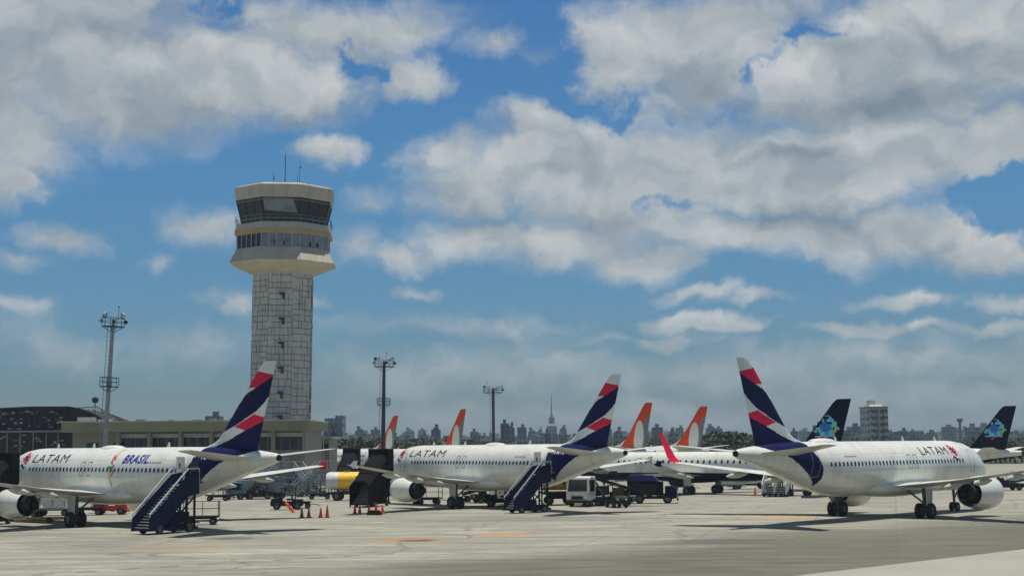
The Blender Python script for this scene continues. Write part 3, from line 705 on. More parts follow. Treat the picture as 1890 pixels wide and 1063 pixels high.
# ------------------------------------------------------------------ ground equipment
def stairs(name, foot, top, hgt, width, label, cat, m_side, m_rail, covered=False, group=None, plat=1.3, slim=False):
    """mobile passenger stairs: foot and top are ground points, platform at height hgt"""
    foot, top = Vector(foot), Vector(top); d = (top - foot); L = d.length; rz = math.atan2(d.y, d.x)
    r = thing(name, label, cat, foot, rz, group)
    run = L - plat; w = width / 2
    st = MB(); n = int(hgt / .2)
    for i in range(n):
        t_ = (i + .5) / n; st.box((.2 + (run - .2) * t_, 0, .35 + (hgt - .35) * t_), ((run) / n * .9, width - .12, .05))
    st.box((run + plat / 2, 0, hgt - .04), (plat, width - .08, .08))
    st.build('steps', m_rail if slim else LSTEEL, r)
    for sd in (-1, 1):
        y = sd * w
        lo = .35 if slim else .8
        up = .12 if slim else .7
        MB().prism([(.05, .3), (.05, .4 + up), (run, hgt + up), (L, hgt + up + (0 if slim else .15)), (L, hgt - lo * .8), (run, hgt - lo * 1.0), (run * .3, .3)], y - .03, y + .03).build('side_panel', m_side, r)
        rl = MB(); P0, P1, P2 = (.1, y, 1.35), (run, y, hgt + 1.1), (L, y, hgt + 1.1)
        rl.bar(P0, P1, .09); rl.bar(P1, P2, .09)
        if slim: rl.bar((.1, y, .85), (run, y, hgt + .6), .04); rl.bar((run, y, hgt + .6), (L, y, hgt + .6), .04)
        for i in range(8 if slim else 4):
            t_ = i / 7; x_ = .1 + (run - .1) * t_; zb = .35 + (hgt - .35) * t_; rl.bar((x_, y, zb), (x_, y, 1.35 + (hgt - .25) * t_), .045)
        rl.bar((L, y, hgt), (L, y, hgt + 1.1), .06)
        rl.build('handrail', m_rail, r)
    fr = MB()
    for sd in (-1, 1):
        y = sd * w * .85
        fr.bar((-.1, y, .32), (L, y, .32), .14, .18); fr.bar((L - .3, y, .3), (L - .3, y, hgt - .1), .12); fr.bar((run, y, .3), (run, y, hgt - .2), .1)
        fr.bar((run * .5, y, .35), (L - .3, y, hgt * .75), .09); fr.bar((L - .3, y, .35), (run * .62, y, hgt * .6), .08)
        fr.bar((run * .6, y, .3), (run * .6, y, hgt * .58), .09)
    fr.box((L * .55, 0, .5), (L * .55, width * .75, .3)); fr.bar((0, -w * .85, .32), (0, w * .85, .32), .12)
    if not slim: fr.box((L * .5, 0, .85), (1.2, width * .7, .5))
    fr.build('chassis', STAIRN if not slim else STEEL, r)
    for xx in (L * .22, L * .82):
        for sd in (-1, 1): wheel(r, (xx, sd * w * .95, .3), .3, .2)
    if covered:
        cv = MB(); arch = []
        sec = [(-w - .1, -.5), (-w - .1, 1.45), (-w * .6, 1.9), (w * .6, 1.9), (w + .1, 1.45), (w + .1, -.5)]
        pts = [(-.1, .6), (run * .33, .3 + hgt * .33), (run * .66, .3 + hgt * .66), (run, hgt), (L + .2, hgt)]
        rings = [[(p[0], s_[0], p[1] + s_[1] + (0 if k_ else 0)) for s_ in sec] for k_, p in enumerate(pts)]
        for i in range(len(rings)): arch.append(rings[i])
        inner = [[(q[0], q[1] * .94, q[2] - (.06 if q[2] > 0 else 0)) for q in rg] for rg in rings]
        cv.loft(arch, False, closed=False); cv.loft(inner, False, closed=False)
        cv.build('canopy', BLACKC, r)
        hp = MB()
        for i in range(7):
            t_ = i / 6; x_ = run * t_; z_ = .5 + (hgt - .5) * t_
            for a_, b_ in zip(sec, sec[1:]): hp.bar((x_, a_[0] * 1.02, z_ + a_[1] * 1.01), (x_, b_[0] * 1.02, z_ + b_[1] * 1.01), .05)
        hp.build('canopy_hoop', DARKM, r)
        MB().box((L - .35, 0, hgt + 1.25), (1.35, width + .3, 2.5)).build('docking_hood', BLACKC, r, bevel=.06)
        MB().prism([(0.0, .2), (run, hgt - .3), (L, hgt - .3), (L, 1.0), (run * .55, .2)], -w * .9, w * .9).build('skirt', BLACKC, r)
    return r

Ml = Matrix.Translation(pl.location) @ Matrix.Rotation(pl.rotation_euler.z, 4, 'Z')
Mc = Matrix.Translation(pc.location) @ Matrix.Rotation(pc.rotation_euler.z, 4, 'Z')
def loc2w(M_, x, y): v = M_ @ Vector((x, y, 0)); return Vector((v.x, v.y, 0))
SG = 'mobile passenger stairs'
stairs('passenger_stairs', loc2w(Ml, 30.8, -6.5), loc2w(Ml, 30.1, -2.0), 3.3, 1.7, 'navy passenger stairs with pale handrails at the rear door of the BRASIL airliner', 'stairs', STAIRN, RAILW, group=SG, plat=1.0)
stairs('passenger_stairs', loc2w(Mc, 28.9, -5.9), loc2w(Mc, 29.2, -2.0), 3.3, 1.6, 'navy passenger stairs with pale handrails beside the yellow tank with a white end', 'stairs', STAIRN, RAILW, group=SG, plat=.9)
stairs('covered_stairs', G(664, 936), Vector((at(706, 820, 152.5).x, 152.5, 0)), 3.1, 1.9, 'black canvas covered stairs at an airliner nose, right behind the red cones', 'stairs', BLACKC, DARKM, covered=True, group=SG, plat=1.2)
stairs('covered_stairs', Vector((at(-60, 820, 117).x, 117, 0)), Vector((at(8, 820, 122).x, 122, 0)), 3.1, 2.2, 'black covered stairs cut off by the photo edge at the nose of the BRASIL airliner', 'stairs', BLACKC, DARKM, covered=True, group=SG, plat=1.2)
SG2 = 'parked passenger stairs beyond the tail'
g0 = G(455, 921)
stairs('passenger_stairs', G(440, 921), G(440, 921) + Vector((5.0, 1.8, 0)), 3.2, 1.5, 'grey-blue passenger stairs standing empty under the raised tail cone, beside the blue cabinet', 'stairs', STEEL, LSTEEL, group=SG2, slim=True)
stairs('passenger_stairs', G(538, 917), G(538, 917) + Vector((4.2, 2.0, 0)), 3.1, 1.5, 'pale grey passenger stairs behind the black baggage tractor with orange cones', 'stairs', STEEL, LSTEEL, group=SG2, slim=True)
stairs('passenger_stairs', G(585, 915), G(585, 915) + Vector((-3.6, 2.6, 0)), 3.0, 1.5, 'steel stairs left of the yellow and white tank truck, rising away to the left', 'stairs', SBLUE, LSTEEL, group=SG2, slim=True)
stairs('passenger_stairs', G(468, 915), G(468, 915) + Vector((3.6, 2.4, 0)), 3.4, 1.5, 'grey steel stairs standing between the blue cabinet and the steel work frame', 'stairs', STEEL, LSTEEL, group=SG2, slim=True)
stairs('passenger_stairs', G(1417, 917), G(1417, 917) + Vector((1.6, 3.6, 0)), 2.6, 1.3, 'white passenger stairs under the tail of the right-pointing airliner, the left one of a pair', 'stairs', TRUCKW, TRUCKW, group='white stairs under the right tail', slim=False)
stairs('passenger_stairs', G(1439, 917), G(1439, 917) + Vector((1.6, 3.6, 0)), 2.6, 1.3, 'white passenger stairs under the tail of the right-pointing airliner, next to the low flat cart', 'stairs', TRUCKW, TRUCKW, group='white stairs under the right tail', slim=False)
# far covered stairs behind the left tailplane
stairs('covered_stairs', at(632, 870, 200).xy.to_3d(), at(650, 870, 206).xy.to_3d(), 3.1, 1.9, 'small black covered stairs at the side of the farthest orange-tailed airliner', 'stairs', BLACKC, DARKM, covered=True, group=SG, plat=1.6)

# work frames
def work_frame(loc, rz, w, d, h, lv, label):
    r = thing('work_frame', label, 'scaffold', loc, rz, 'steel work frames'); mb = MB()
    for x in (-w / 2, 0, w / 2):
        for y in (-d / 2, d / 2): mb.bar((x, y, 0), (x, y, h), .09)
    for k_ in range(lv + 1):
        z = .4 + (h - .4) * k_ / lv
        for y in (-d / 2, d / 2): mb.bar((-w / 2, y, z), (w / 2, y, z), .07)
        for x in (-w / 2, w / 2): mb.bar((x, -d / 2, z), (x, d / 2, z), .07)
    mb.bar((-w / 2, -d / 2, .4), (0, -d / 2, h), .06); mb.bar((0, -d / 2, h), (w / 2, -d / 2, .4), .06)
    mb.build('frame', LSTEEL, r); MB().box((0, 0, h * .62), (w * .96, d * .96, .08)).build('deck', STEEL, r)
    MB().box((0, 0, .35), (w * .9, d * .7, .25)).build('base', LSTEEL, r); return r
work_frame(G(492, 918), .2, 3.4, 1.6, 3.3, 3, 'tall pale steel work frame under the white wingtip, left of the black baggage tractor')
work_frame(G(590, 916), -.1, 2.6, 1.6, 2.6, 2, 'greenish steel work frame beside the yellow and white tank truck')
work_frame(G(412, 921), .1, 2.4, 1.4, 1.6, 2, 'low steel frame under the tail cone of the BRASIL airliner')

work_frame(G(520, 914), 0, 2.8, 1.5, 2.2, 2, 'dark low work frame behind the black baggage tractor')
# blue cabinet
r = thing('blue_cabinet', 'blue ground power cabinet on wheels standing in front of parked stairs', 'power unit', G(432, 922), .3)
MB().box((0, 0, 1.35), (1.9, 1.2, 1.3)).build('cabinet', SBLUE, r, bevel=.08); MB().box((0, 0, .55), (2.1, 1.2, .2)).build('chassis', DARKM, r)
for a_ in (-.7, .7): wheel(r, (a_, -.6, .3), .3, .2); wheel(r, (a_, .6, .3), .3, .2)
MB().box((0, -.61, 1.45), (1.3, .03, .7)).build('grille', DARKM, r)

def baggage_cart(loc, rz, label, m=DARKM, rails=True, load=None, group='baggage carts and dollies', l=3.0, w=1.5):
    r = thing('baggage_cart', label, 'cart', loc, rz, group)
    MB().box((0, 0, .62), (l, w, .12)).box((0, 0, .5), (l * .85, .3, .14)).build('deck', m, r)
    if rails:
        mb = MB()
        for x in (-l / 2, l / 2):
            mb.bar((x, -w / 2, .6), (x, -w / 2, 1.75), .06); mb.bar((x, w / 2, .6), (x, w / 2, 1.75), .06); mb.bar((x, -w / 2, 1.75), (x, w / 2, 1.75), .06); mb.bar((x, -w / 2, 1.2), (x, w / 2, 1.2), .05)
        mb.bar((-l / 2, w / 2, 1.75), (l / 2, w / 2, 1.75), .05); mb.bar((-l / 2, w / 2, 1.2), (l / 2, w / 2, 1.2), .05); mb.bar((0, w / 2, .6), (0, w / 2, 1.75), .05)
        mb.build('rails', m, r)
    MB().bar((l / 2, 0, .45), (l / 2 + .9, 0, .3), .07).build('tow_bar', m, r)
    for x in (-l * .34, l * .34):
        for y in (-w * .42, w * .42): wheel(r, (x, y, .27), .27, .18)
    return r
def container(loc, rz, label, m=CONTW, sz=(2.0, 1.6, 1.6), z0=.68):
    r = thing('cargo_container', label, 'container', Vector(loc) + Vector((0, 0, z0)), rz, 'cargo containers')
    sx_, sy_, sz_ = sz
    MB().prism([(-sx_ / 2, .45), (-sx_ / 2 + .4, 0), (sx_ / 2, 0), (sx_ / 2, sz_), (-sx_ / 2, sz_)], -sy_ / 2, sy_ / 2).build('shell', m, r, bevel=.03)
    mb = MB()
    for x in (-sx_ / 2 + .05, 0, sx_ / 2 - .05): mb.bar((x, -sy_ / 2 - .02, .1), (x, -sy_ / 2 - .02, sz_), .06)
    mb.bar((-sx_ / 2, -sy_ / 2 - .02, sz_), (sx_ / 2, -sy_ / 2 - .02, sz_), .06); mb.build('frame_rail', STEEL, r); return r

def tractor(loc, rz, label, m, group='baggage tractors', cab=False):
    r = thing('baggage_tractor', label, 'tractor', loc, rz, group)
    MB().prism([(-1.5, .35), (-1.5, .95), (-.5, 1.0), (-.4, .75), (.4, .75), (.5, 1.15), (1.4, 1.05), (1.55, .8), (1.55, .35)], -.65, .65).build('body', m, r, bevel=.06)
    MB().box((-.2, 0, .95), (.5, 1.0, .15)).box((-.45, 0, 1.2), (.12, 1.0, .5)).build('seat', BLACK, r)
    mb = MB()
    for x in (-.75, .5):
        for y in (-.55, .55): mb.bar((x, y, .9), (x, y, 2.0), .06)
    mb.build('roof_posts', DARKM, r); MB().box((-.12, 0, 2.03), (1.6, 1.3, .08)).build('roof', m, r, bevel=.02)
    MB().box((.5, 0, 1.5), (.03, 1.05, .7)).build('windscreen', GLASS, r)
    MB().cyl((.25, 0, 1.15), (.15, 0, 1.35), .02).cyl((.13, 0, 1.33), (.11, 0, 1.36), .2).build('steering_wheel', BLACK, r)
    for x in (-.95, .95):
        for y in (-.6, .6): wheel(r, (x, y, .34), .34, .24)
    for y in (-.42, .42): MB().cyl((1.53, y, .78), (1.58, y, .78), .09).build('headlight', TEXTW, r)
    return r

# by the left rear stairs: open dark cart with upright rails and big wheels
baggage_cart(G(372, 968), .12, 'dark rail-sided cart right beside the foot of the navy stairs of the BRASIL airliner', DARKM, l=2.6)
r = thing('ground_power_unit', 'small dark wheeled power unit under the navy stairs of the BRASIL airliner', 'power unit', G(330, 972), .2)
MB().box((0, 0, .75), (1.5, 1.0, .75)).build('housing', DARKM, r, bevel=.06); MB().bar((.7, 0, .4), (1.5, 0, .3), .08).build('tow_bar', DARKM, r)
for a_ in (-.5, .5): wheel(r, (a_, -.5, .26), .26, .18); wheel(r, (a_, .5, .26), .26, .18)
tractor(G(478, 921), 3.3, 'dark baggage tractor parked in front of the grey stairs beside the blue cabinet', DARKM)
baggage_cart(G(508, 920), .1, 'dark cart with a grey box standing left of the black baggage tractor', DARKM, rails=False, l=2.4)
container(G(508, 920), .1, 'grey box on a dark cart left of the black baggage tractor', m=STEEL, sz=(1.8, 1.3, 1.2))
baggage_cart(G(590, 921), .1, 'railed cart parked left of the white and yellow tank truck', DARKM, l=2.6)
baggage_cart(G(402, 924), .1, 'railed cart behind the foot of the navy stairs, under the BRASIL airliner tail', DARKM, l=2.6)
# under left wing
baggage_cart(G(100, 951), .05, 'dolly carrying the white container behind the engine of the BRASIL airliner', STEEL, rails=False)
container(G(100, 951), .05, 'white ribbed container on a dolly behind the engine of the BRASIL airliner', sz=(2.2, 1.5, 1.35))
r = thing('tow_bar', 'long yellow aircraft tow bar lying on the concrete behind a white engine', 'tow bar', G(78, 963), .06)
MB().cyl((-2.2, 0, .3), (2.0, 0, .3), .12).box((0, 0, .28), (3.4, .5, .12)).build('bar', YELLOW, r, True); MB().box((2.05, 0, .3), (.3, .6, .2)).build('hitch', DARKM, r)
for y in (-.35, .35): wheel(r, (.6, y, .2), .2, .12)
tractor(G(205, 949), 3.2, 'red-topped baggage tractor under the belly of the BRASIL airliner', RED)
baggage_cart(G(165, 950), .05, 'dark baggage cart behind the main wheels of the BRASIL airliner', DARKM, l=2.6)
container(G(183, 946), .1, 'dark loaded box on a cart under the belly of the BRASIL airliner', m=DARKM, sz=(1.6, 1.3, .9))

def cone(loc, label, h=.75, group='traffic cones', m=None):
    r = thing('traffic_cone', label, 'cone', loc, random.uniform(0, 1), group)
    MB().box((0, 0, .025), (.42, .42, .05)).build('base', m or CONEO, r)
    MB().cyl((0, 0, .05), (0, 0, h), .17, .035, 14).build('cone_body', m or CONEO, r, True)
    return r
REDC = mat('red_cone_plastic', (.75, .045, .035), .6, var=.1)
DRC = mat('dark_red_cone_plastic', (.48, .05, .03), .7)
cone(G(237, 944), 'orange-red cone standing at the foot of the navy stairs under the BRASIL airliner', 1.0)
for px_, lb in ((557, 'first dark red cone right of the black baggage tractor, leftmost of a row of four'), (570, 'second dark red cone of the row of four right of the black baggage tractor'), (592, 'third dark red cone of the row of four, shorter than its neighbour to the right'), (604, 'tallest dark red cone, rightmost of the row of four right of the black baggage tractor')):
    cone(G(px_, 955), lb, .85 if px_ < 600 else 1.05, 'row of four cones', DRC)
for px_, lb in ((655, 'red cone left of the pair in front of the black covered stairs'), (664, 'red cone right of the pair in front of the black covered stairs'), (681, 'red cone left of the pile of black wheel chocks'), (694, 'red cone standing taller behind the black wheel chocks'), (706, 'red cone at the right end of the pile of black wheel chocks')):
    cone(G(px_, 948 if px_ != 694 else 944), lb, .8, 'red cones in front of the black covered stairs', REDC)
for i, px_ in enumerate((684, 690, 697)):
    o = thing('wheel_chock', ['black wheel chock at the left of the pile between red cones', 'black wheel chock in the middle of the pile between red cones', 'black wheel chock at the right of the pile between red cones'][i], 'chock', G(px_, 950), .2 * i, 'black wheel chocks')
    MB().prism([(-.35, 0), (.35, 0), (.12, .42), (-.12, .42)], -.25, .25).build('block', BLACK, o, bevel=.03)
    MB().cyl((-.1, -.1, .42), (.1, .1, .44), .03).build('rope_handle', CONEO, o)
# leaning stack of orange cones at the tractor
r = thing('cone_stack', 'stack of nested orange cones leaning against the black baggage tractor', 'cones', G(536, 946), 0)
for k_ in range(5):
    o = MB().cyl((0, 0, .0), (-.08, 0, .5), .15, .03, 12).box((0, 0, .0), (.32, .32, .04)).build('nested_cone', CONEO, r, True)
    o.location = (-.13 * k_ + .25, .1, .03 + .16 * k_); o.rotation_euler = (0, -.25 - .05 * k_, 0)
tractor(G(530, 940), 3.25, 'black baggage tractor with a leaning stack of orange cones', DARKM)
baggage_cart(G(556, 938), .1, 'black cart hitched behind the tractor with the orange cones', DARKM, rails=False, l=1.8)
cone(G(1394, 915), 'thin orange-red cone alone on the bright concrete left of the white stairs', 1.0)

# tank truck (yellow and white) seen end-on
def box_truck(name, loc, rz, label, m_cab, m_body, L_=6.0, cabL=1.9, W_=2.3, h0=.95, hb=1.9, hc=2.6, tank=False, group='service trucks', bz=None):
    r = thing(name, label, 'truck', loc, rz, group)   # front towards +x
    x1 = L_ / 2; xc = x1 - cabL
    MB().prism([(xc, h0 * .75), (x1 - .1, h0 * .6), (x1, h0 * .9), (x1 - .02, h0 + .45), (x1 - .28, hc - .12), (x1 - .5, hc), (xc, hc)], -W_ / 2, W_ / 2).build('cab', m_cab, r, bevel=.07)
    MB().add([(x1 - .005, -W_ * .42, h0 + .52), (x1 - .005, W_ * .42, h0 + .52), (x1 - .225, W_ * .40, hc - .3), (x1 - .225, -W_ * .40, hc - .3)], [(0, 1, 2, 3)]).build('windscreen', GLASS, r)
    for sd in (-1, 1):
        y = sd * (W_ / 2 + .012)
        MB().prism([(xc + .35, h0 + .5), (x1 - .32, h0 + .5), (x1 - .48, hc - .32), (xc + .35, hc - .32)], y - .01, y + .01).build('side_window', GLASS, r)
        MB().box((x1 - .05, sd * (W_ / 2 + .2), hc - .6), (.1, .22, .5)).build('mirror', BLACK, r)
        MB().box((x1 + .01, sd * W_ * .36, h0 * .95), (.06, .32, .18)).build('headlight', TEXTW, r)
    MB().box((x1 + .02, 0, h0 * .92), (.05, W_ * .5, .3)).build('grille', DARKM, r); MB().box((x1 + .05, 0, h0 * .5), (.16, W_, .26)).build('bumper', DARKM, r)
    MB().box((-.1, 0, h0 * .72), (L_ - .4, W_ * .42, .26)).build('chassis', DARKM, r)
    bl = L_ - cabL - .15; hcab = h0; h0 = bz or h0
    if tank:
        rings = []
        for i in range(17):
            tt = i / 16; s = 1 if 0 < i < 16 else .9
            rings.append([(-x1 + bl * tt, W_ * .47 * s * math.cos(2 * PI * k_ / 24), h0 + hb / 2 + hb / 2 * s * math.sin(2 * PI * k_ / 24)) for k_ in range(24)])
        MB().loft(rings).build('tank', m_body, r, True)
        MB().cyl((-x1 + bl / 2, 0, h0 + hb - .02), (-x1 + bl / 2, 0, h0 + hb + .15), .3).build('tank_hatch', STEEL, r)
    else:
        MB().box((-x1 + bl / 2, 0, h0 + hb / 2), (bl, W_, hb)).build('box_body', m_body, r, bevel=.05)
    for x in (x1 - .95, -x1 + 1.2):
        for y in (-W_ * .42, W_ * .42): wheel(r, (x, y, .47), .47, .3)
    return r
r = box_truck('tank_truck', G(655, 924) + Vector((0, 1.5, 0)), R(-4), 'tank truck with rounded white and yellow tank half hidden by the black covered stairs', TRUCKW, TRUCKW, L_=6.4, W_=2.4, tank=True, hb=1.9, h0=1.1, bz=1.2)
for ch in KIDS(r):
    if ch.name.startswith('tank') and 'hatch' not in ch.name:
        ch.data.materials.append(YELLOW)
        for p in ch.data.polygons:
            p.material_index = 1 if p.center.x > -1.9 else 0
box_truck('flatbed_truck', G(1076, 935) + Vector((.6, 2.2, 0)), R(-114), 'white-cabbed truck facing the photographer right of the navy stairs', TRUCKW, DARKM, L_=5.6, W_=2.3, hb=.9, h0=.95, hc=2.85)
r = thing('tank_trailer', 'dirty yellow tank with a white rounded end, between the navy stairs and the white-cabbed truck', 'tank trailer', Vector((at(1030, 822, 151).x, 151, 0)), R(6))
rings = []
for tx, tr_ in ((-2.0, .45), (-1.9, .66), (-1.7, .74), (.9, .74), (1.1, .68)): rings.append([(tx, tr_ * 1.2 * math.cos(2 * PI * k_ / 20), 2.08 + tr_ * .9 * math.sin(2 * PI * k_ / 20)) for k_ in range(20)])
tk = MB().loft(rings).build('tank', YELLOW, r, True)
MB().cyl((1.1, 0, 2.08), (1.75, 0, 2.3), .57, .40, 16).build('end_cone', CONTW, tk, True)
mb = MB().box((0, 0, 1.1), (3.2, 1.5, .2))
for x_ in (-1.3, 1.0):
    for y_ in (-.6, .6): mb.bar((x_, y_, 1.1), (x_, y_, 1.6), .12)
mb.box((-.1, 0, .8), (2.2, 1.2, .5)).build('chassis', DARKM, r); mb = MB()
for y_ in (-.72, .72): mb.bar((-1.5, y_, 1.25), (1.3, y_, 1.25), .05); mb.bar((-1.5, y_, 1.25), (-1.5, y_, 2.6), .05)
mb.build('frame_rail', STEEL, r)
for x_ in (-1.0, .9):
    for y_ in (-.7, .7): wheel(r, (x_, y_, .42), .42, .28)
r = box_truck('baggage_truck', G(1206, 929) + Vector((0, 1.0, 0)), R(-6), 'navy blue low truck with blue tarpaulin right of the belt loader', NAVYB, NAVYB, L_=4.9, cabL=1.2, W_=2.0, h0=.8, hb=1.35, hc=1.7)
MB().prism([(-2.4, 2.18), (-2.2, 2.75), (.1, 2.8), (.7, 2.18)], -.95, .95).build('tarpaulin', BLUEP, r, bevel=.08)
MB().box((-.9, -1.02, 1.55), (2.6, .03, .75)).build('side_panel', DARKM, r)
box_truck('white_van', G(706, 915) + Vector((0, 1, 0)), R(85), 'small white van between the black covered stairs and the first engine', TRUCKW, TRUCKW, L_=4.4, W_=1.8, h0=.6, hb=1.5, hc=2.0)
box_truck('catering_truck', G(1392, 903) + Vector((0, 3, 0)), R(182), 'pale grey box truck side-on beyond the thin orange cone', CONTW, CONTW, L_=5.4, W_=2.2, h0=.8, hb=1.6, hc=2.2)

box_truck('service_van', G(512, 913) + Vector((0, 3, 0)), R(3), 'dark service van behind the steel frames, under the white wingtip', DARKM, STEEL, L_=5.0, W_=2.0, h0=.7, hb=1.5, hc=1.95)
box_truck('service_van', G(455, 916) + Vector((0, 5, 0)), R(178), 'grey service van behind the grey stairs by the blue cabinet', STEEL, STEEL, L_=4.8, W_=2.0, h0=.7, hb=1.5, hc=1.9)
def belt_loader(loc, rz, label, m, a0=.9, a1=3.0, L_=7.0, m2=DARKM):
    r = thing('belt_loader', label, 'belt loader', loc, rz, 'belt loaders')
    MB().prism([(-2.0, .35), (-2.0, .9), (-.8, .95), (.8, .9), (2.0, .8), (2.1, .35)], -.85, .85).build('chassis', m, r, bevel=.05)
    mb = MB(); p0, p1 = Vector((-L_ / 2, 0, a0)), Vector((L_ / 2, 0, a1))
    mb.bar(p0, p1, .8, .16); mb.build('conveyor_belt', BLACK, r)
    mb = MB()
    for y in (-.45, .45):
        o = Vector((0, y, .06)); mb.bar(p0 + o, p1 + o, .08, .26)
        mb.bar(p0 + Vector((1, y, .1)), p0 + Vector((1, y, 1.0)), .05); mb.bar(p1 + Vector((-1, y, .1)), p1 + Vector((-1, y, 1.0)), .05); mb.bar(p0 + Vector((1, y, 1.0)), p1 + Vector((-1, y, 1.0)), .05)
        for k_ in (2.2, 3.4, 4.6): q = p0.lerp(p1, k_ / L_); mb.bar(q + Vector((0, y, .1)), q + Vector((0, y, .97)), .04)
    mb.build('boom_frame', m2, r)
    MB().bar((.8, -.3, .9), (1.9, -.3, a0 + (a1 - a0) * .75), .1).bar((.8, .3, .9), (1.9, .3, a0 + (a1 - a0) * .75), .1).bar((-1.2, -.3, .8), (-1.6, -.3, a0 + .5), .1).build('lift_arms', STEEL, r)
    MB().box((-1.1, -.75, 1.2), (.7, .5, .6)).box((-1.4, -.75, 1.6), (.1, .5, .6)).build('driver_seat', BLACK, r)
    for x in (-1.3, 1.3):
        for y in (-.75, .75): wheel(r, (x, y, .36), .36, .25)
    for y in (-.6, .6): MB().box((-2.02, y, .7), (.05, .25, .14)).build('headlight', TEXTW, r)
    return r
belt_loader(G(1133, 934) + Vector((0, 1, 0)), R(168), 'dark belt loader with raised boom between the white truck and the navy truck', DARKM, L_=7.5, a1=3.2)
tractor(G(1138, 936), R(-75), 'black tractor facing out in front of the belt loader', DARKM)
belt_loader(G(1862, 905) + Vector((0, 1, 0)), R(12), 'dark belt loader under the jet at the far right end of the row', DARKM, L_=4.6, a0=.8, a1=1.2)
belt_loader(G(905, 929) + Vector((0, 2, 0)), R(20), 'dark belt loader under the belly of the middle airliner, left of the tractor', DARKM, a1=2.2, L_=6)
baggage_cart(G(790, 930), .3, 'railed dark baggage cart behind the main wheels of the middle airliner', DARKM, l=2.6)
baggage_cart(G(878, 926), .2, 'flat dark baggage cart under the belly of the middle airliner', DARKM, rails=False, l=2.6)
tractor(G(925, 934), 3.0, 'dark tractor under the middle airliner, left of the foot of the navy stairs', DARKM)
baggage_cart(G(725, 922), .1, 'dark cart carrying a pale box just left of the white engine', STEEL, rails=False, l=2.6)
container(G(725, 922), .1, 'pale grey box on a cart just left of the white engine by the red cones', sz=(1.9, 1.4, 1.25))
baggage_cart(G(1473, 914), .05, 'low pale flat cart under the tail of the right-pointing airliner', LSTEEL, rails=False, l=2.8)
baggage_cart(G(1505, 913), .05, 'low dark flat cart behind the wheels of the right-pointing airliner', DARKM, rails=False, l=2.4)
baggage_cart(G(1342, 903), .0, 'pale dolly with a white box behind the wheels of the navy-bellied jet', STEEL, rails=False)
container(G(1342, 903), .0, 'white box on a dolly behind the wheels of the navy-bellied jet', sz=(2.2, 1.5, 1.1))
baggage_cart(G(1270, 908) + Vector((0, 6, 0)), .0, 'dark cart under the wing root of the navy-bellied jet', DARKM, l=2.6)

# ------------------------------------------------------------------ person
def person(loc, rz, label, vest=HIVIS):
    r = thing('person', label, 'person', loc, rz)
    J = [(0, 0, .95), (0, 0, 1.15), (0, 0, 1.38), (0, 0, 1.5), (0, .02, 1.56), (0, .02, 1.68),
         (.09, 0, .9), (.11, .03, .5), (.12, 0, .09), (.12, .14, .04), (-.09, 0, .9), (-.13, -.02, .5), (-.16, -.05, .09), (-.16, .09, .04),
         (.19, 0, 1.42), (.25, -.02, 1.15), (.24, .12, .92), (.24, .17, .84), (-.19, 0, 1.42), (-.26, .02, 1.15), (-.22, .2, .98), (-.2, .28, .94)]
    E = [(0, 1), (1, 2), (2, 3), (3, 4), (4, 5), (0, 6), (6, 7), (7, 8), (8, 9), (0, 10), (10, 11), (11, 12), (12, 13), (2, 14), (14, 15), (15, 16), (16, 17), (2, 18), (18, 19), (19, 20), (20, 21)]
    rad = [.13, .125, .13, .055, .085, .085, .09, .062, .045, .035, .09, .062, .045, .035, .06, .045, .035, .035, .06, .045, .035, .035]
    me = bpy.data.meshes.new('body'); me.from_pydata(J, E, [])
    bm = bmesh.new(); bm.from_mesh(me); ly = bm.verts.layers.skin.verify()
    for v, q in zip(bm.verts, rad): v[ly].radius = (q, q * .8)
    bm.verts.ensure_lookup_table(); bm.verts[0][ly].use_root = True; bm.to_mesh(me); bm.free()
    o = bpy.data.objects.new('body', me); C.objects.link(o); o.parent = r
    me.materials.append(mat('dark_work_clothes', (.02, .025, .05), .8)); o.modifiers.new('skin', 'SKIN')
    sb = o.modifiers.new('sub', 'SUBSURF'); sb.levels = sb.render_levels = 2
    sec = [(.92, .19, .14), (1.1, .18, .135), (1.3, .21, .145), (1.43, .19, .12), (1.48, .09, .08)]
    MB().loft([[(a * math.cos(2 * PI * k_ / 16), c_ * math.sin(2 * PI * k_ / 16), z) for k_ in range(16)] for z, a, c_ in sec], True).build('vest', vest, r, True)
    MB().sphere((0, .02, 1.68), .1, 8, sq=(.85, 1, 1.15)).build('head', SKIN, r, True)
    MB().sphere((0, .01, 1.74), .112, 8, sq=(.9, 1, .7)).build('cap', TEXTN, r, True)
    for sd in (-1, 1):
        MB().sphere((sd * .225, .2 if sd > 0 else .3, .82 if sd > 0 else .93), .045, 6, sq=(.7, .8, 1.3)).build('hand', SKIN, r, True)
    return r
person(G(1153, 931), R(200), 'person in a yellow hi-vis vest standing beside the navy blue low truck')

# ------------------------------------------------------------------ control tower
TW = 257.0; sT = TW / F
conc = bpy.data.materials.new('tower_concrete'); conc.use_nodes = True
t = NT(conc.node_tree); b = t.n['Principled BSDF']; tc = t.node('ShaderNodeTexCoord').outputs['Object']
nz = t.noise(tc, .5, 6, .6); st = t.noise(t.vmath('MULTIPLY', tc, (2.0, 2.0, .15)), 1.0, 5, .6)
c_ = t.mix(t.remap(nz, .3, .7), (.46, .455, .41), (.58, .57, .52)); c_ = t.mix(t.math('MULTIPLY', t.remap(st, .5, .72), .55), c_, (.17, .16, .13))
t.setin(b.inputs['Base Color'], c_); b.inputs['Roughness'].default_value = .85
buff = mat('buff_band_paint', (.46, .33, .18), .8, var=.15, scale=.5)
cream = mat('cream_concrete', (.50, .47, .37), .85, var=.12, scale=.4, dirt=(.25, .22, .16), dirt_amt=.6)
groove = mat('groove_shadow_grey', (.13, .13, .125), .9)
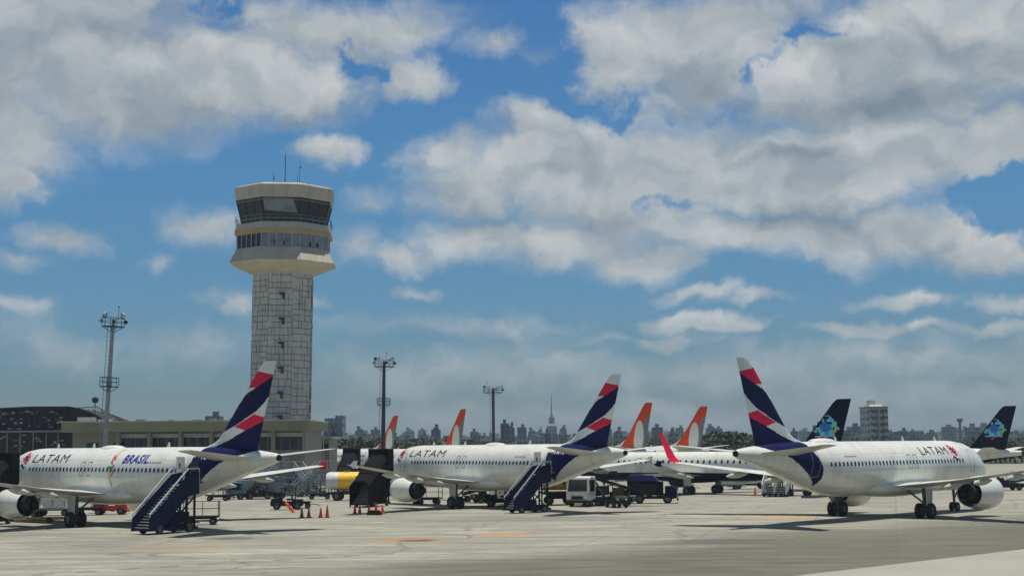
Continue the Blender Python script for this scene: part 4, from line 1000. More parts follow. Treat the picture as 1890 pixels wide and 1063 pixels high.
tglass = mat('tower_glass', (.008, .016, .03), .2, var=.4, scale=.5, spec=.35)
tpale = mat('tower_blind_panel', (.20, .23, .25), .4, var=.4, scale=.6)
base = at(516, 820, TW); base.z = 0
tower = thing('control_tower', 'tall pale concrete airport control tower with dark glazed cab and rooftop antennas', 'control tower', base, 0)
tower.rotation_euler = (0, R(.75), 0)
def zt(py): return HC + (825.5 - py) * sT
def octr(hw, z, n=8, ph=None, cx=0.0):
    ph = R(22.5 + 4) if ph is None else ph; r_ = hw / math.cos(R(22.5))
    return [(cx + r_ * math.cos(ph + 2 * PI * i / n), r_ * math.sin(ph + 2 * PI * i / n), z) for i in range(n)]
W = lambda px: px * sT * .985
MB().loft([octr(W(54.5), 0), octr(W(54.5), zt(505))]).build('shaft', conc, tower)
# irregular grid of grooves on each visible face
gr = MB(); rr = W(54.5) / math.cos(R(22.5)); ph = R(26.5)
for f_ in range(8):
    a0_, a1_ = ph + 2 * PI * f_ / 8, ph + 2 * PI * (f_ + 1) / 8; am = (a0_ + a1_) / 2
    if math.sin(am) > .2: continue
    P0, P1 = Vector((rr * math.cos(a0_), rr * math.sin(a0_), 0)), Vector((rr * math.cos(a1_), rr * math.sin(a1_), 0)); nr = Vector((math.cos(am), math.sin(am), 0)) * .012
    cells = 6; z = 9.0; top = zt(508)
    rnd = random.Random(f_ * 7 + 3)
    while z < top - .4:
        hgt = rnd.choice((.95, .95, 1.25)); 
        k0 = 0
        while k0 < cells:
            k1 = min(cells, k0 + rnd.choice((1, 2, 3)))
            if rnd.random() < .9: gr.bar(P0.lerp(P1, k0 / cells) + nr + Vector((0, 0, z)), P0.lerp(P1, k1 / cells) + nr + Vector((0, 0, z)), .05, .09)
            zz = min(top, z + hgt * rnd.choice((1, 1, 2)))
            if rnd.random() < .75: q = P0.lerp(P1, k1 / cells) + nr; gr.bar(q + Vector((0, 0, z)), q + Vector((0, 0, zz)), .09, .05)
            k0 = k1
        z += hgt
gr.build('facade_grooves', groove, tower)
def ang_face(x): return -math.sqrt(max(0, W(54.5) ** 2 - 0)) 
for (px_, py_) in ((531, 551), (528, 597), (526, 641), (524, 686), (522, 731), (520, 774)):
    z = zt(py_); x_ = 0.55; am = R(26.5) + 2 * PI * 5.5 / 8
    # narrow window with triangular shade slab on the face towards the apron
    y_ = -W(54.5) - .05
    w_ = MB().prism([(x_ - .45, z + .62), (x_ + .55, z + .62), (x_ + .5, z - .55), (x_ + .1, z - .6), (x_ + .1, z + .1), (x_ - .45, z + .3)], y_ - .06, y_ + .3).build('window', GLASS, tower)
    MB().box((x_ + .05, y_ - .15, z + .7), (1.15, .4, .12)).build('hood', cream, w_)
MB().loft([octr(W(56), zt(508)), octr(W(57), zt(507)), octr(W(97), zt(489)), octr(W(96), zt(487)), octr(W(84.5), zt(464))]).build('skirt', cream, tower)
lb = MB().loft([octr(W(83), zt(464.5)), octr(W(84), zt(438))]).build('lower_window_band', tglass, tower)
rr2 = W(84) / math.cos(R(22.5))
for f_ in range(4, 8):
    a0_, a1_ = R(26.5) + 2 * PI * f_ / 8, R(26.5) + 2 * PI * (f_ + 1) / 8; am = (a0_ + a1_) / 2; nr = Vector((math.cos(am), math.sin(am), 0)) * .04
    P0, P1 = [Vector((rr2 * math.cos(a), rr2 * math.sin(a), 0)) for a in (a0_, a1_)]
    for k_ in range(5):
        q = P0.lerp(P1, k_ / 5) + nr; MB().bar(q + Vector((0, 0, zt(464))), q + Vector((0, 0, zt(438))), .14).build('mullion', LSTEEL, lb)
    if f_ in (5, 6):
        a_, b_ = P0.lerp(P1, .02), P0.lerp(P1, .98)
        MB().bar(a_ + nr * .6 + Vector((0, 0, (zt(464) + zt(438)) / 2)), b_ + nr * .6 + Vector((0, 0, (zt(464) + zt(438)) / 2)), .06, abs(zt(464) - zt(438)) * .96).build('blind_panel', tpale, lb)
        for k_ in (.35, .6): q = P0.lerp(P1, k_) + nr * 1.6; MB().box((q.x, q.y, zt(458)), (.7, .15, .75), am).build('open_pane', GLASS, lb)
MB().loft([octr(W(84.5), zt(440)), octr(W(89), zt(438)), octr(W(89), zt(430.5))], True).build('band', buff, tower)
MB().loft([octr(W(88.5), zt(430.4)), octr(W(86), zt(419)), octr(W(77), zt(417))], True).build('gallery', cream, tower)
cab = MB().loft([octr(W(76), zt(417.5)), octr(W(86.5), zt(374))]).build('cab_glazing', tglass, tower)
for f_ in range(8):
    a = R(26.5) + 2 * PI * f_ / 8
    e = Vector((math.cos(a), math.sin(a), 0)); r0_, r1_ = W(76.5) / math.cos(R(22.5)), W(87) / math.cos(R(22.5))
    MB().bar(e * r0_ + Vector((0, 0, zt(417))), e * r1_ + Vector((0, 0, zt(375))), .16).build('mullion', DARKM, cab)
    a2 = a + 2 * PI / 8; e2 = Vector((math.cos(a2), math.sin(a2), 0))
    if math.sin(a) < .3:
        for q in (.33, .66):
            MB().bar((e.lerp(e2, q)) * r0_ + Vector((0, 0, zt(417))), (e.lerp(e2, q)) * r1_ + Vector((0, 0, zt(375))), .07).build('mullion', DARKM, cab)
        MB().bar(e * r1_ * .995 + Vector((0, 0, zt(379))), e2 * r1_ * .995 + Vector((0, 0, zt(379))), .12).build('transom', STEEL, cab)
        MB().bar(e * r0_ * 1.03 + Vector((0, 0, zt(411.5))), e2 * r0_ * 1.03 + Vector((0, 0, zt(411.5))), .12).build('transom', STEEL, cab)
ph_ = R(26.5) + 2 * PI * 5 / 8; e = Vector((math.cos(ph_), math.sin(ph_), 0)); e2 = Vector((math.cos(ph_ + PI / 4), math.sin(ph_ + PI / 4), 0))
rA, rB = W(81) / math.cos(R(22.5)) + .06, W(86.7) / math.cos(R(22.5)) + .06
MB().add([e.lerp(e2, .05) * rA + Vector((0, 0, zt(398))), e.lerp(e2, .95) * rA + Vector((0, 0, zt(402))), e.lerp(e2, .8) * rB + Vector((0, 0, zt(377))), e.lerp(e2, .05) * rB + Vector((0, 0, zt(376)))], [(0, 1, 2, 3)]).build('sun_blind', tpale, cab)
MB().loft([octr(W(86), zt(374.6)), octr(W(88), zt(373.5)), octr(W(91.5), zt(352)), octr(W(91), zt(350.5)), octr(W(80), zt(347)), octr(W(40), zt(343.5))]).build('roof_parapet', cream, tower)
rl = MB()
for f_ in range(8):
    a = R(26.5) + 2 * PI * f_ / 8; a2 = a + PI / 4; r_ = W(88) / math.cos(R(22.5)); e = Vector((math.cos(a) * r_, math.sin(a) * r_, 0)); e2 = Vector((math.cos(a2) * r_, math.sin(a2) * r_, 0))
    for z_ in (zt(412), zt(406.5)): rl.bar(e + Vector((0, 0, z_)), e2 + Vector((0, 0, z_)), .06)
    for q in (0, .2, .4, .6, .8): p = e.lerp(e2, q); rl.bar(p + Vector((0, 0, zt(419))), p + Vector((0, 0, zt(406))), .05)
rl.build('gallery_railing', STEEL, tower)
for (px_, y0, y1, w_, dots) in ((530, 283, 345, .16, ()), (508, 318, 345, .09, (329,)), (557, 293, 346, .09, (308,)), (605, 343, 350, .07, ()), (452, 345, 351, .12, ()), (553, 322, 346, .08, ())):
    x_ = (px_ - 528) * sT; o = MB(); o.cyl((x_, -1.5, zt(y1)), (x_, -1.5, zt(y0)), w_ / 2, w_ / 3, 6)
    for d_ in dots: o.sphere((x_ + .1, -1.5, zt(d_)), .16, 5)
    o.build('antenna', DARKM, tower)
MB().cyl((4.1, -1.5, zt(347)), (4.1, -1.5, zt(342)), .08).sphere((4.2, -1.6, zt(341)), .4, 6, sq=(1, .5, .6)).build('roof_camera', DARKM, tower)

# ------------------------------------------------------------------ terminal block and hangar
Yt = 213.0
def xz(px, py, Y=Yt): p = at(px, py, Y); return p.x, p.z
x0_, zt0 = xz(117, 778); x1_, zt1 = xz(571, 778); _, zf = xz(340, 796)
olive = mat('olive_fascia_concrete', (.27, .265, .165), .85, var=.12, scale=.12, dirt=(.18, .17, .12), dirt_amt=.7)
wallc = mat('grey_beige_wall', (.27, .265, .22), .85, var=.1, scale=.2, dirt=(.2, .19, .16), dirt_amt=.5)
term = thing('terminal_building', 'long low terminal block with olive concrete roof fascia at the foot of the control tower', 'building', ((x0_ + x1_) / 2, Yt, 0))
wT = x1_ - x0_; zr = (zt0 + zt1) / 2; zf2 = zr - 1.35
MB().box((0, 10, (zr + zf2) / 2), (wT, 22, zr - zf2)).build('roof_fascia', olive, term)
MB().box((0, 11, zf2 / 2), (wT - 1.5, 18, zf2 - .01)).build('wall', wallc, term)
MB().box((0, 10, zr + .08), (wT + .3, 22.3, .16)).build('roof_edge', cream, term)
k_ = -wT / 2 + 1.5 + 7.6
for i in range(6):
    xx = -wT / 2 + 9.7 + i * 4.35
    if xx > wT / 2 - 2: break
    o = MB().box((xx, 1.95, zf2 - 1.75), (3.9, .12, 1.9)).build('window', GLASS, term); MB().box((xx, 1.85, zf2 - .55), (4.0, .2, .55)).build('blind_box', LSTEEL, o)
    for q in (-1.2, 0, 1.2): MB().box((xx + q, 1.86, zf2 - 1.75), (.08, .08, 1.9)).build('frame_bar', STEEL, o)
for i in range(7):
    xx = -wT / 2 + 7.5 + i * 4.35
    if xx < wT / 2 - .5: MB().box((xx, .8, zf2 / 2), (.5, .5, zf2 - .02)).build('column', wallc, term)
for px_ in (158, 170, 207, 219):
    o = MB().box((xz(px_, 815)[0] - (x0_ + x1_) / 2, 1.95, zf2 - 1.9), (.75, .12, .8)).build('window', GLASS, term)
    MB().box((xz(px_, 815)[0] - (x0_ + x1_) / 2, 1.9, zf2 - 2.38), (.95, .2, .1)).build('sill', LSTEEL, o)
MB().box((-wT / 2 + 1.6, 6, zr + .5), (2.2, 2, .7)).build('roof_unit', LSTEEL, term)
MB().box((-wT / 2 + 4.0, 7, zr + .35), (1.6, 2, .45)).build('roof_unit', LSTEEL, term)
rnd = random.Random(5)
for i in range(7):
    MB().box((-wT / 2 + 8 + i * 3.9 + rnd.uniform(-1, 1), 8 + rnd.uniform(-4, 5), zr + .3), (rnd.uniform(.5, 1.4), 1.2, rnd.uniform(.3, .6))).build('roof_vent', STEEL, term)
# annex right of the terminal
xa0, _ = xz(571, 800, 235); xa1, za = xz(612, 806, 235)
anx = thing('annex_building', 'low pale annex with a thin flat roof just right of the terminal', 'building', ((xa0 + xa1) / 2, 236, 0))
MB().box((0, 5, za / 2), (xa1 - xa0 - .8, 10, za - .3)).build('wall', wallc, anx); MB().box((0, 4, za - .1), (xa1 - xa0 + .6, 12, .25)).build('roof', LSTEEL, anx)
MB().box((0, -.1, za - 1.5), (2.2, .1, .9)).build('window', GLASS, anx)
o = thing('flag_pole', 'thin pale pole standing in front of the annex', 'pole', at(597, 820, 200).xy.to_3d()); MB().cyl((0, 0, 0), (0, 0, xz(597, 795, 200)[1]), .07, .05, 8).build('pole', LSTEEL, o)
# hangar
Yh = 240.0
hang = thing('hangar', 'big dark old hangar with low curved roof at the left edge behind the terminal', 'hangar', (at(90, 790, Yh).x, Yh, 0))
def hx(px, py): p = at(px, py, Yh); return (p.x - hang.location.x, p.z)
prof = [hx(-160, 762), hx(-60, 758), hx(0, 756), hx(60, 753), hx(130, 753), hx(150, 757), hx(170, 764), hx(197, 778), (hx(200, 790)[0], 0), (hx(-160, 790)[0], 0)]
hm = mat('dark_hangar_steel', (.018, .02, .026), .75, var=.6, scale=.35, dirt=(.10, .075, .06), dirt_amt=.5)
MB().prism(prof, 0, 14).build('hangar_wall', hm, hang)
mb = MB()
for a, c__ in zip(prof[:8], prof[1:8]): mb.bar((a[0], -.4, a[1] + .12), (c__[0], -.4, c__[1] + .12), 1.0, .28)
mb.build('roof_edge', DARKM, hang)
MB().box((hx(0, 790)[0], -.8, hx(60, 796)[1]), (hx(125, 0)[0] - hx(-160, 0)[0] + 8, 1.6, .28)).build('canopy_ledge', STEEL, hang)
rnd = random.Random(9)
palep = mat('pale_rusty_panel', (.33, .28, .25), .7, var=.4, scale=1)
for i in range(85):
    px_ = rnd.uniform(0, 122); py_ = rnd.choice((rnd.uniform(759, 765), rnd.uniform(768, 792), rnd.uniform(800, 824)))
    x_, z_ = hx(px_, py_); MB().box((x_, -.05 - rnd.uniform(0, .3), z_), (rnd.uniform(.12, .8), .1, rnd.uniform(.08, .3))).build('wall_panel', rnd.choice((palep, STEEL, hm, palep, LSTEEL)), hang)
for px_ in (14, 38, 62, 86, 108):
    x_, z_ = hx(px_, 812); MB().box((x_, -.12, z_ - 1.5), (.18, .2, 5.4)).build('door_rail', STEEL, hang)
# steel lattice boom behind
tb = MB()
for i in range(15):
    a_, c__ = hx(-20 + i * 10, 757), hx(-10 + i * 10, 793); tb.bar((a_[0], -.2, a_[1] - .3), (c__[0], -.2, c__[1]), .1); tb.bar((a_[0], -.2, c__[1]), (c__[0], -.2, a_[1] - .3), .08)
tb.build('roof_truss', mat('rusty_truss', (.07, .05, .04), .8, var=.5), hang)
o = thing('lattice_boom', 'thin steel lattice boom sloping down behind the leftmost lighting mast', 'lattice', (at(200, 775, 250).x, 250, 0)); mb = MB()
def lx(px, py): p = at(px, py, 250); return (p.x - o.location.x, 0, p.z)
for a, c__ in (((140, 753), (178, 750)), ((178, 750), (205, 765)), ((205, 765), (238, 777)), ((150, 757), (200, 770)), ((200, 770), (238, 779))): mb.bar(lx(*a), lx(*c__), .12)
for i in range(12): mb.bar(lx(145 + i * 8, 753 + max(0, i - 4) * 3), lx(150 + i * 8, 757 + max(0, i - 4) * 3.2), .08)
mb.bar(lx(190, 760), (lx(190, 760)[0], 0, 0), .2); mb.bar(lx(150, 755), (lx(150, 755)[0], 0, 0), .2); mb.build('lattice', DARKM, o)
o = thing('radome_ball', 'dark round ball on a thin post left of the leftmost lighting mast', 'beacon', at(174, 830, 226).xy.to_3d())
zz = at(174, 738, 226).z; MB().cyl((0, 0, 0), (0, 0, zz - .3), .06).build('post', DARKM, o); MB().sphere((0, 0, zz), .5, 8).build('ball', DARKM, o, True)

# ------------------------------------------------------------------ lighting masts
def mast(px, ptop, Y, lean, label, mid=None, m=STEEL, whip=0, arms=1.5, grp='apron lighting masts', r0=.42, r1=.2, up=False):
    hz = 822 - (px - 945) * .0087; s = Y / F; b_ = at(px, hz, Y); H = HC + (hz - ptop) * s
    o = thing('lighting_mast', label, 'mast', (b_.x, Y, 0), 0, grp); o.rotation_euler = (0, R(lean), 0)
    MB().cyl((0, 0, 0), (0, 0, H), r0, r1, 14).build('pole', m, o, True)
    def platform(z, w, hh, nm):
        mb = MB(); mb.cyl((0, 0, z - .1), (0, 0, z), w, w, 12); pf = mb.build(nm, DARKM if m is not STEEL else STEEL, o)
        mb = MB()
        for k_ in range(12):
            a = 2 * PI * k_ / 12; a2 = 2 * PI * (k_ + 1) / 12; p = Vector((w * math.cos(a), w * math.sin(a), z)); p2 = Vector((w * math.cos(a2), w * math.sin(a2), z))
            mb.bar(p, p + Vector((0, 0, hh)), .06); mb.bar(p + Vector((0, 0, hh)), p2 + Vector((0, 0, hh)), .06); mb.bar(p + Vector((0, 0, hh / 2)), p2 + Vector((0, 0, hh / 2)), .05)
            if k_ % 3 == 0: mb.bar(p, (0, 0, z - .9), .07)
        mb.build('railing', DARKM if m is not STEEL else STEEL, pf)
    platform(H - .9, arms, 1.1, 'top_platform')
    for k_ in range(8):
        a = 2 * PI * k_ / 8 + .3; p = Vector((arms * 1.05 * math.cos(a), arms * 1.05 * math.sin(a), H + .25 + (.35 if k_ % 2 else -.5)))
        mb = MB().box(p, (.5, .35, .42), a, ry=.5); fo = mb.build('floodlight', LSTEEL if k_ % 3 else DARKM, o)
    if mid: platform(HC + (hz - mid) * s - .6, 1.25, 1.15, 'mid_platform')
    mb = MB(); xl = -.55
    for sgn in (-.22, .22): mb.bar((xl + sgn, .25, 1), (xl + sgn, .25, H - 1), .06)
    z = 1.0
    while z < H - 1: mb.bar((xl - .22, .25, z), (xl + .22, .25, z), .04); z += .5
    mb.build('ladder', m, o)
    if whip: MB().cyl((whip * .6, 0, H), (whip * .6, 0, H + 1.7), .03).sphere((whip * .6, 0, H + 1.7), .12, 5).build('lightning_rod', DARKM, o)
    return o
MASTG = mat('mast_grey_steel', (.30, .32, .33), .55, .2, var=.25)
mast(189, 590, 200, 2.9, 'tall grey lighting mast with two railed platforms beside the hangar, leftmost of the masts', mid=705, m=MASTG, whip=1, arms=1.5, r0=.36, r1=.19)
DM = mat('dark_mast_steel', (.04, .05, .06), .6, .2, var=.3)
mast(706, 668, 285, .9, 'dark lighting mast with two platforms standing in front of an orange tail', mid=741, m=DM, whip=.6, arms=1.9, r0=.5, r1=.25)
mast(911, 718, 380, 0, 'dark lighting mast with a single wide platform of floodlights in the middle of the apron', m=DM, whip=-2.6, arms=2.4, r0=.42, r1=.34)

# ------------------------------------------------------------------ trees
leafms = []
for nm, c1, c2 in (('foliage_dark', (.018, .032, .014), (.05, .08, .03)), ('foliage_mid', (.03, .05, .02), (.075, .11, .045)), ('foliage_dull', (.03, .04, .024), (.065, .08, .045))):
    m = bpy.data.materials.new(nm); m.use_nodes = True; t = NT(m.node_tree); b = t.n['Principled BSDF']
    tc = t.node('ShaderNodeTexCoord').outputs['Object']; t.setin(b.inputs['Base Color'], t.mix(t.remap(t.noise(tc, .6, 4), .35, .65), c1, c2)); b.inputs['Roughness'].default_value = .7; leafms.append(m)
barkm = mat('bark', (.07, .055, .04), .9)
def tree_mesh(seed, m):
    rn = random.Random(seed); cr = MB(); tr = MB()
    tr.cyl((0, 0, 0), (.08, 0, .5), .03, .02, 8)
    blobs = []
    for k_ in range(17):
        a = rn.uniform(0, 2 * PI); r_ = rn.uniform(0, .36); z = rn.uniform(.22, .85); blobs.append((r_ * math.cos(a), r_ * math.sin(a), z, rn.uniform(.12, .22)))
        tr.cyl((.08, 0, rn.uniform(.12, .48)), (blobs[-1][0], blobs[-1][1], z), .012, .004, 5)
    for (bx, by, bz, br) in blobs:
        for _ in range(60):
            v = Vector((rn.gauss(0, 1), rn.gauss(0, 1), rn.gauss(0, 1))).normalized() * br * rn.uniform(.55, 1.05)
            p = Vector((bx, by, bz)) + Vector((v.x, v.y, v.z * .75)); s = rn.uniform(.018, .042)
            a = Vector((rn.gauss(0, 1), rn.gauss(0, 1), rn.gauss(0, 1))).normalized(); b_ = a.orthogonal().normalized(); c_ = a.cross(b_)
            cr.add([p + b_ * s, p + c_ * s, p - b_ * s * 1.1, p - c_ * s * .9], [(0, 1, 2, 3)])
    return tr.mesh('trunk', barkm), cr.mesh('crown', m)
TM = [tree_mesh(i, leafms[i % 3]) for i in range(6)]
def tree(p, H, wd, k_, label, group):
    o = thing('broadleaf_tree', label, 'tree', p, random.uniform(0, 6.28), group); o.scale = (wd, wd, H)
    for nm, me in zip(('trunk', 'crown'), TM[k_ % 6]):
        c = bpy.data.objects.new(nm, me); C.objects.link(c); c.parent = o
def tree_row(px0, px1, step, Y, y0, y1, label, group, wf=1.35):
    px = px0
    while px < px1:
        YY = Y + random.uniform(-15, 40); hz = 822 - (px - 945) * .0087; H = HC + (hz - random.uniform(y0, y1)) * YY / F
        p = at(px, 820, YY); tree((p.x, YY, 0), H, H * wf, random.randrange(6), label, group); px += step * random.uniform(.7, 1.3)
tree_row(572, 705, 10, 420, 803, 813, 'dark tree in the tree belt between the terminal and the black covered stairs', 'trees between the terminal and the first mast', 1.6)
tree_row(742, 850, 11, 430, 806, 812, 'dark tree in the belt between the two dark lighting masts', 'trees beyond the middle airliner', 1.6)
tree_row(1320, 1382, 7, 330, 790, 800, 'dark dense tree of the rounded mound left of the right-pointing airliner tail', 'trees of the dark mound', 1.15)
tree_row(1302, 1400, 8, 335, 802, 810, 'smaller dark tree at the foot of the rounded mound', 'small trees at the foot of the mound', 1.3)
tree_row(1796, 1910, 10, 420, 806, 813, 'dark tree in the belt beyond the far right jet', 'trees at the right end', 1.6)
tree_row(870, 1330, 16, 520, 810, 815, 'dark low tree in front of the distant city, seen between the tails', 'low trees before the city', 1.8)
tree_row(1400, 1800, 14, 520, 808, 814, 'dark low tree in front of the distant city, behind the right-pointing airliner', 'low trees behind the right airliner', 1.8)

# ------------------------------------------------------------------ city
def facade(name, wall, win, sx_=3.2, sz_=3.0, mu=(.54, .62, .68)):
    m = bpy.data.materials.new(name); m.use_nodes = True; t = NT(m.node_tree); b = t.n['Principled BSDF']
    tc = t.node('ShaderNodeTexCoord').outputs['Object']; s = t.sep(tc)
    nm_ = t.node('ShaderNodeNewGeometry').outputs['Normal']; nn_ = t.sep(nm_)
    u = t.math('ADD', s[0], s[1])
    fx = t.math('FRACT', t.math('DIVIDE', u, sx_)); fz = t.math('FRACT', t.math('DIVIDE', s[2], sz_))
    wx = t.math('MULTIPLY', t.math('GREATER_THAN', fx, .3), t.math('LESS_THAN', fx, .75)); wz = t.math('MULTIPLY', t.math('GREATER_THAN', fz, .35), t.math('LESS_THAN', fz, .8))
    side = t.math('LESS_THAN', t.math('ABSOLUTE', nn_[2]), .5)
    k = t.math('MULTIPLY', t.math('MULTIPLY', wx, wz), side)
    nz = t.remap(t.noise(tc, .15, 4), .3, .7, .8, 1.1)
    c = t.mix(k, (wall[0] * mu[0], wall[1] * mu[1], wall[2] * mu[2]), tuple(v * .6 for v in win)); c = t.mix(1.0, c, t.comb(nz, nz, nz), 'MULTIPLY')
    t.setin(b.inputs['Base Color'], c); b.inputs['Roughness'].default_value = .8; return m
FAC = {n: facade('facade_' + n, w, g) for n, w, g in (
    ('pale grey', (.42, .42, .40), (.10, .11, .13)), ('beige', (.46, .40, .33), (.10, .09, .09)), ('white', (.58, .58, .55), (.14, .16, .18)),
    ('dark grey', (.17, .18, .19), (.05, .06, .07)), ('bluish', (.16, .22, .30), (.06, .10, .15)), ('brown', (.26, .19, .15), (.07, .06, .06)), ('cream', (.52, .47, .38), (.12, .11, .10)))}
def building(px0, px1, ptop, Y, colr, label, group='distant city buildings', roofb=True, steps=0, name='tower_block'):
    hz = 822 - ((px0 + px1) / 2 - 945) * .0087; s = Y / F; w = (px1 - px0) * s; H = HC + (hz - ptop) * s; x = at((px0 + px1) / 2, hz, Y).x
    o = thing(name, label, 'building', (x, Y, 0), 0, group); m = FAC[colr]; dp = max(12, w * .8)
    Hm = H * (.93 if steps else 1)
    MB().box((0, dp / 2, Hm / 2), (w, dp, Hm)).build('wall', m, o)
    if steps:
        MB().box((0, dp / 2, (Hm + H) / 2), (w * .6, dp * .6, H - Hm)).build('penthouse', m, o)
    if roofb: MB().box((w * random.uniform(-.2, .2), dp / 2, H + 1.2), (w * .35, 5, 2.4)).build('roof_box', FAC['dark grey'] if colr == 'dark grey' else m, o)
    return o
FAC['tower beige'] = facade('facade_tower_beige', (.60, .54, .47), (.16, .13, .12), mu=(1, 1, 1))
# distinct ones
a_ = thing('apartment_tower', 'tall beige apartment tower with stepped rooftop house above the right-pointing airliner', 'building', (at(1622, 815, 700).x, 700, 0))
q = 700 / F; Hq = lambda py: HC + (816.5 - py) * q; wq = 37 * q
MB().box((0, 8, Hq(753) / 2), (wq, 16, Hq(753))).build('wall', FAC['tower beige'], a_)
for k_ in range(int(Hq(753) / 3)):
    z = 2.2 + k_ * 3.0
    if z < 3: continue
    for fx in (-.30, -.12, .18, .32, .44):
        MB().box((fx * wq, -.03, z), (.9 if fx > .4 else 1.3, .08, 1.2)).build('window', GLASS, a_) if k_ >= 1 else None
MB().box((-.02 * wq, -.35, Hq(753) / 2), (.35, .7, Hq(753) * .98)).build('facade_rib', FAC['cream'], a_); MB().box((wq * .27, -.25, Hq(753) / 2), (.3, .5, Hq(753) * .98)).build('facade_rib', FAC['brown'], a_)
MB().box((-wq * .02, 8, (Hq(753) + Hq(747)) / 2), (wq * .72, 12, Hq(747) - Hq(753)), taper=.8).build('penthouse', FAC['tower beige'], a_)
ww_ = MB().box((-wq * .12, 8, (Hq(747) + Hq(739)) / 2), (wq * .28, 6, Hq(739) - Hq(747))).build('roof_tank', FAC['tower beige'], a_)
MB().box((0, 8, Hq(753) + .3), (wq + .6, 16.6, .5)).build('cornice', FAC['cream'], a_)
b_ = building(599, 614, 772, 560, 'pale grey', 'tall grey high-rise of two joined slabs right of the control tower', None, False, name='high_rise')
x_ = 560 / F; MB().box((17 * x_, 9, (HC + (825 - 767) * x_) / 2), (13 * x_, 12, HC + (825 - 767) * x_)).build('wing_slab', FAC['white'], b_); MB().box((9 * x_, -.2, 7), (4 * x_, .4, 13)).build('dark_core', FAC['dark grey'], b_)
building(378, 404, 768, 800, 'bluish', 'square dark blue-grey block rising alone above the terminal roof', None)
building(350, 372, 776, 900, 'pale grey', 'low wide grey roof just showing above the terminal roof', None, False)
sp = building(1010, 1028, 786, 1500, 'white', 'pale broad building topped by a dome and a tall thin spire', None, False, name='spire_building')
q = 1500 / F; hh_ = HC + (821.5 - 784) * q
MB().box((0, 8, hh_ + 4), (10 * q, 12, 6)).build('upper_storey', FAC['white'], sp); MB().cyl((0, 8, hh_ + 6), (0, 8, hh_ + 13), 4 * q, 1.0 * q, 12).build('dome', FAC['pale grey'], sp)
MB().cyl((0, 8, hh_ + 12), (0, 8, HC + (821.5 - 727) * q), .6, .2, 8).build('spire', STEEL, sp)
o = thing('water_tower', 'thin tower with a flat round head in the skyline right of the apartment tower', 'water tower', (at(1773, 815, 900).x, 900, 0)); q = 900 / F
MB().cyl((0, 0, 0), (0, 0, HC + (815 - 778) * q), .8, .7, 10).build('shaft', STEEL, o, True); MB().cyl((0, 0, HC + (815 - 779) * q), (0, 0, HC + (815 - 773) * q), 1.3, 2.0, 12).build('tank', STEEL, o, True)
DL = [(924, 940, 779, 'dark grey', 'slim dark grey tower block, tallest of the cluster right of the single-platform mast'), (936, 950, 783, 'brown', 'brownish block touching the tallest dark tower right of the single-platform mast'), (955, 972, 786, 'bluish', 'blue-grey block second in height in the cluster right of the single-platform mast'),
      (975, 990, 791, 'pale grey', 'pale block immediately left of the spire building'), (994, 1001, 790, 'white', 'very narrow white block just left of the spire building'), (1034, 1046, 786, 'dark grey', 'dark block just right of the spire building, beside the navy tail'),
      (1116, 1130, 789, 'bluish', 'blue-grey block right behind the trailing edge of the middle navy and pink tail'), (1134, 1150, 792, 'pale grey', 'pale block between the middle navy and pink tail and the first orange tail'), (1206, 1224, 786, 'brown', 'brownish stepped block right of the orange tail beside the crimson wingtip'),
      (1238, 1250, 791, 'cream', 'cream slab left of the orange tail by the mound'), (1250, 1262, 787, 'pale grey', 'taller grey slab touching the cream slab, left of the orange tail by the mound'), (1306, 1322, 784, 'bluish', 'blue-grey block left above the dark mound of trees'), (1322, 1334, 788, 'dark grey', 'lower dark block directly above the left slope of the dark mound'),
      (1474, 1495, 791, 'white', 'low wide white block between the right navy and pink tail and the first dark tail'), (1507, 1524, 782, 'brown', 'mauve-brown block right behind the leading edge of the dark tail near the apartment tower'), (1572, 1594, 784, 'bluish', 'broad blue glazed block touching the left side of the beige apartment tower'),
      (1664, 1676, 792, 'dark grey', 'small dark block with roof house right of the beige apartment tower'), (1712, 1730, 795, 'dark grey', 'low dark block halfway between the apartment tower and the water tower'), (1744, 1764, 785, 'bluish', 'stepped blue-grey block just left of the water tower'), (1780, 1792, 788, 'white', 'white slab just right of the water tower'), (1792, 1808, 786, 'pale grey', 'grey slab second to the right of the water tower'), (1810, 1834, 784, 'cream', 'broad cream block partly behind the rightmost dark tail'), (1876, 1890, 797, 'pale grey', 'small pale block at the right edge of the photo'),
      (655, 672, 789, 'bluish', 'blue-grey block in the skyline between the high-rise and the first dark mast'), (684, 700, 790, 'dark grey', 'dark block immediately left of the dark mast in front of an orange tail'), (746, 764, 790, 'cream', 'cream block between two orange tails, left one'), (772, 786, 791, 'pale grey', 'pale block midway between the two left orange tails'), (796, 812, 787, 'dark grey', 'dark block with roof house left of the second orange tail'), (868, 882, 794, 'dark grey', 'dark block just right of the second orange tail')]
for i, (a, b1_, tp, c__, lb_) in enumerate(DL): building(a, b1_, tp + 2.5, 900 + (i * 137) % 900, c__, lb_, 'city blocks one can tell apart', steps=i % 2)
cols = list(FAC)
rnd = random.Random(21); random.seed(4)
for k_ in range(280):
    px = rnd.uniform(585, 1900); Y = rnd.uniform(800, 2600); w = rnd.uniform(6, 16) if rnd.random() < .7 else rnd.uniform(16, 34)
    tp = rnd.uniform(796, 808) if w < 13 else rnd.uniform(801, 811); 
    if px > 1500: tp -= 1
    c__ = rnd.choice(cols); building(px - w / 2, px + w / 2, tp + (px - 1000) * -.004, Y, c__, 'small %s block of the crowded distant city skyline' % c__, 'small city blocks (%s)' % c__, rnd.random() < .5)
hillm = mat('hill_green', (.05, .07, .05), .9, var=.3, scale=.002)
mb = MB(); nx = 80; rows = []
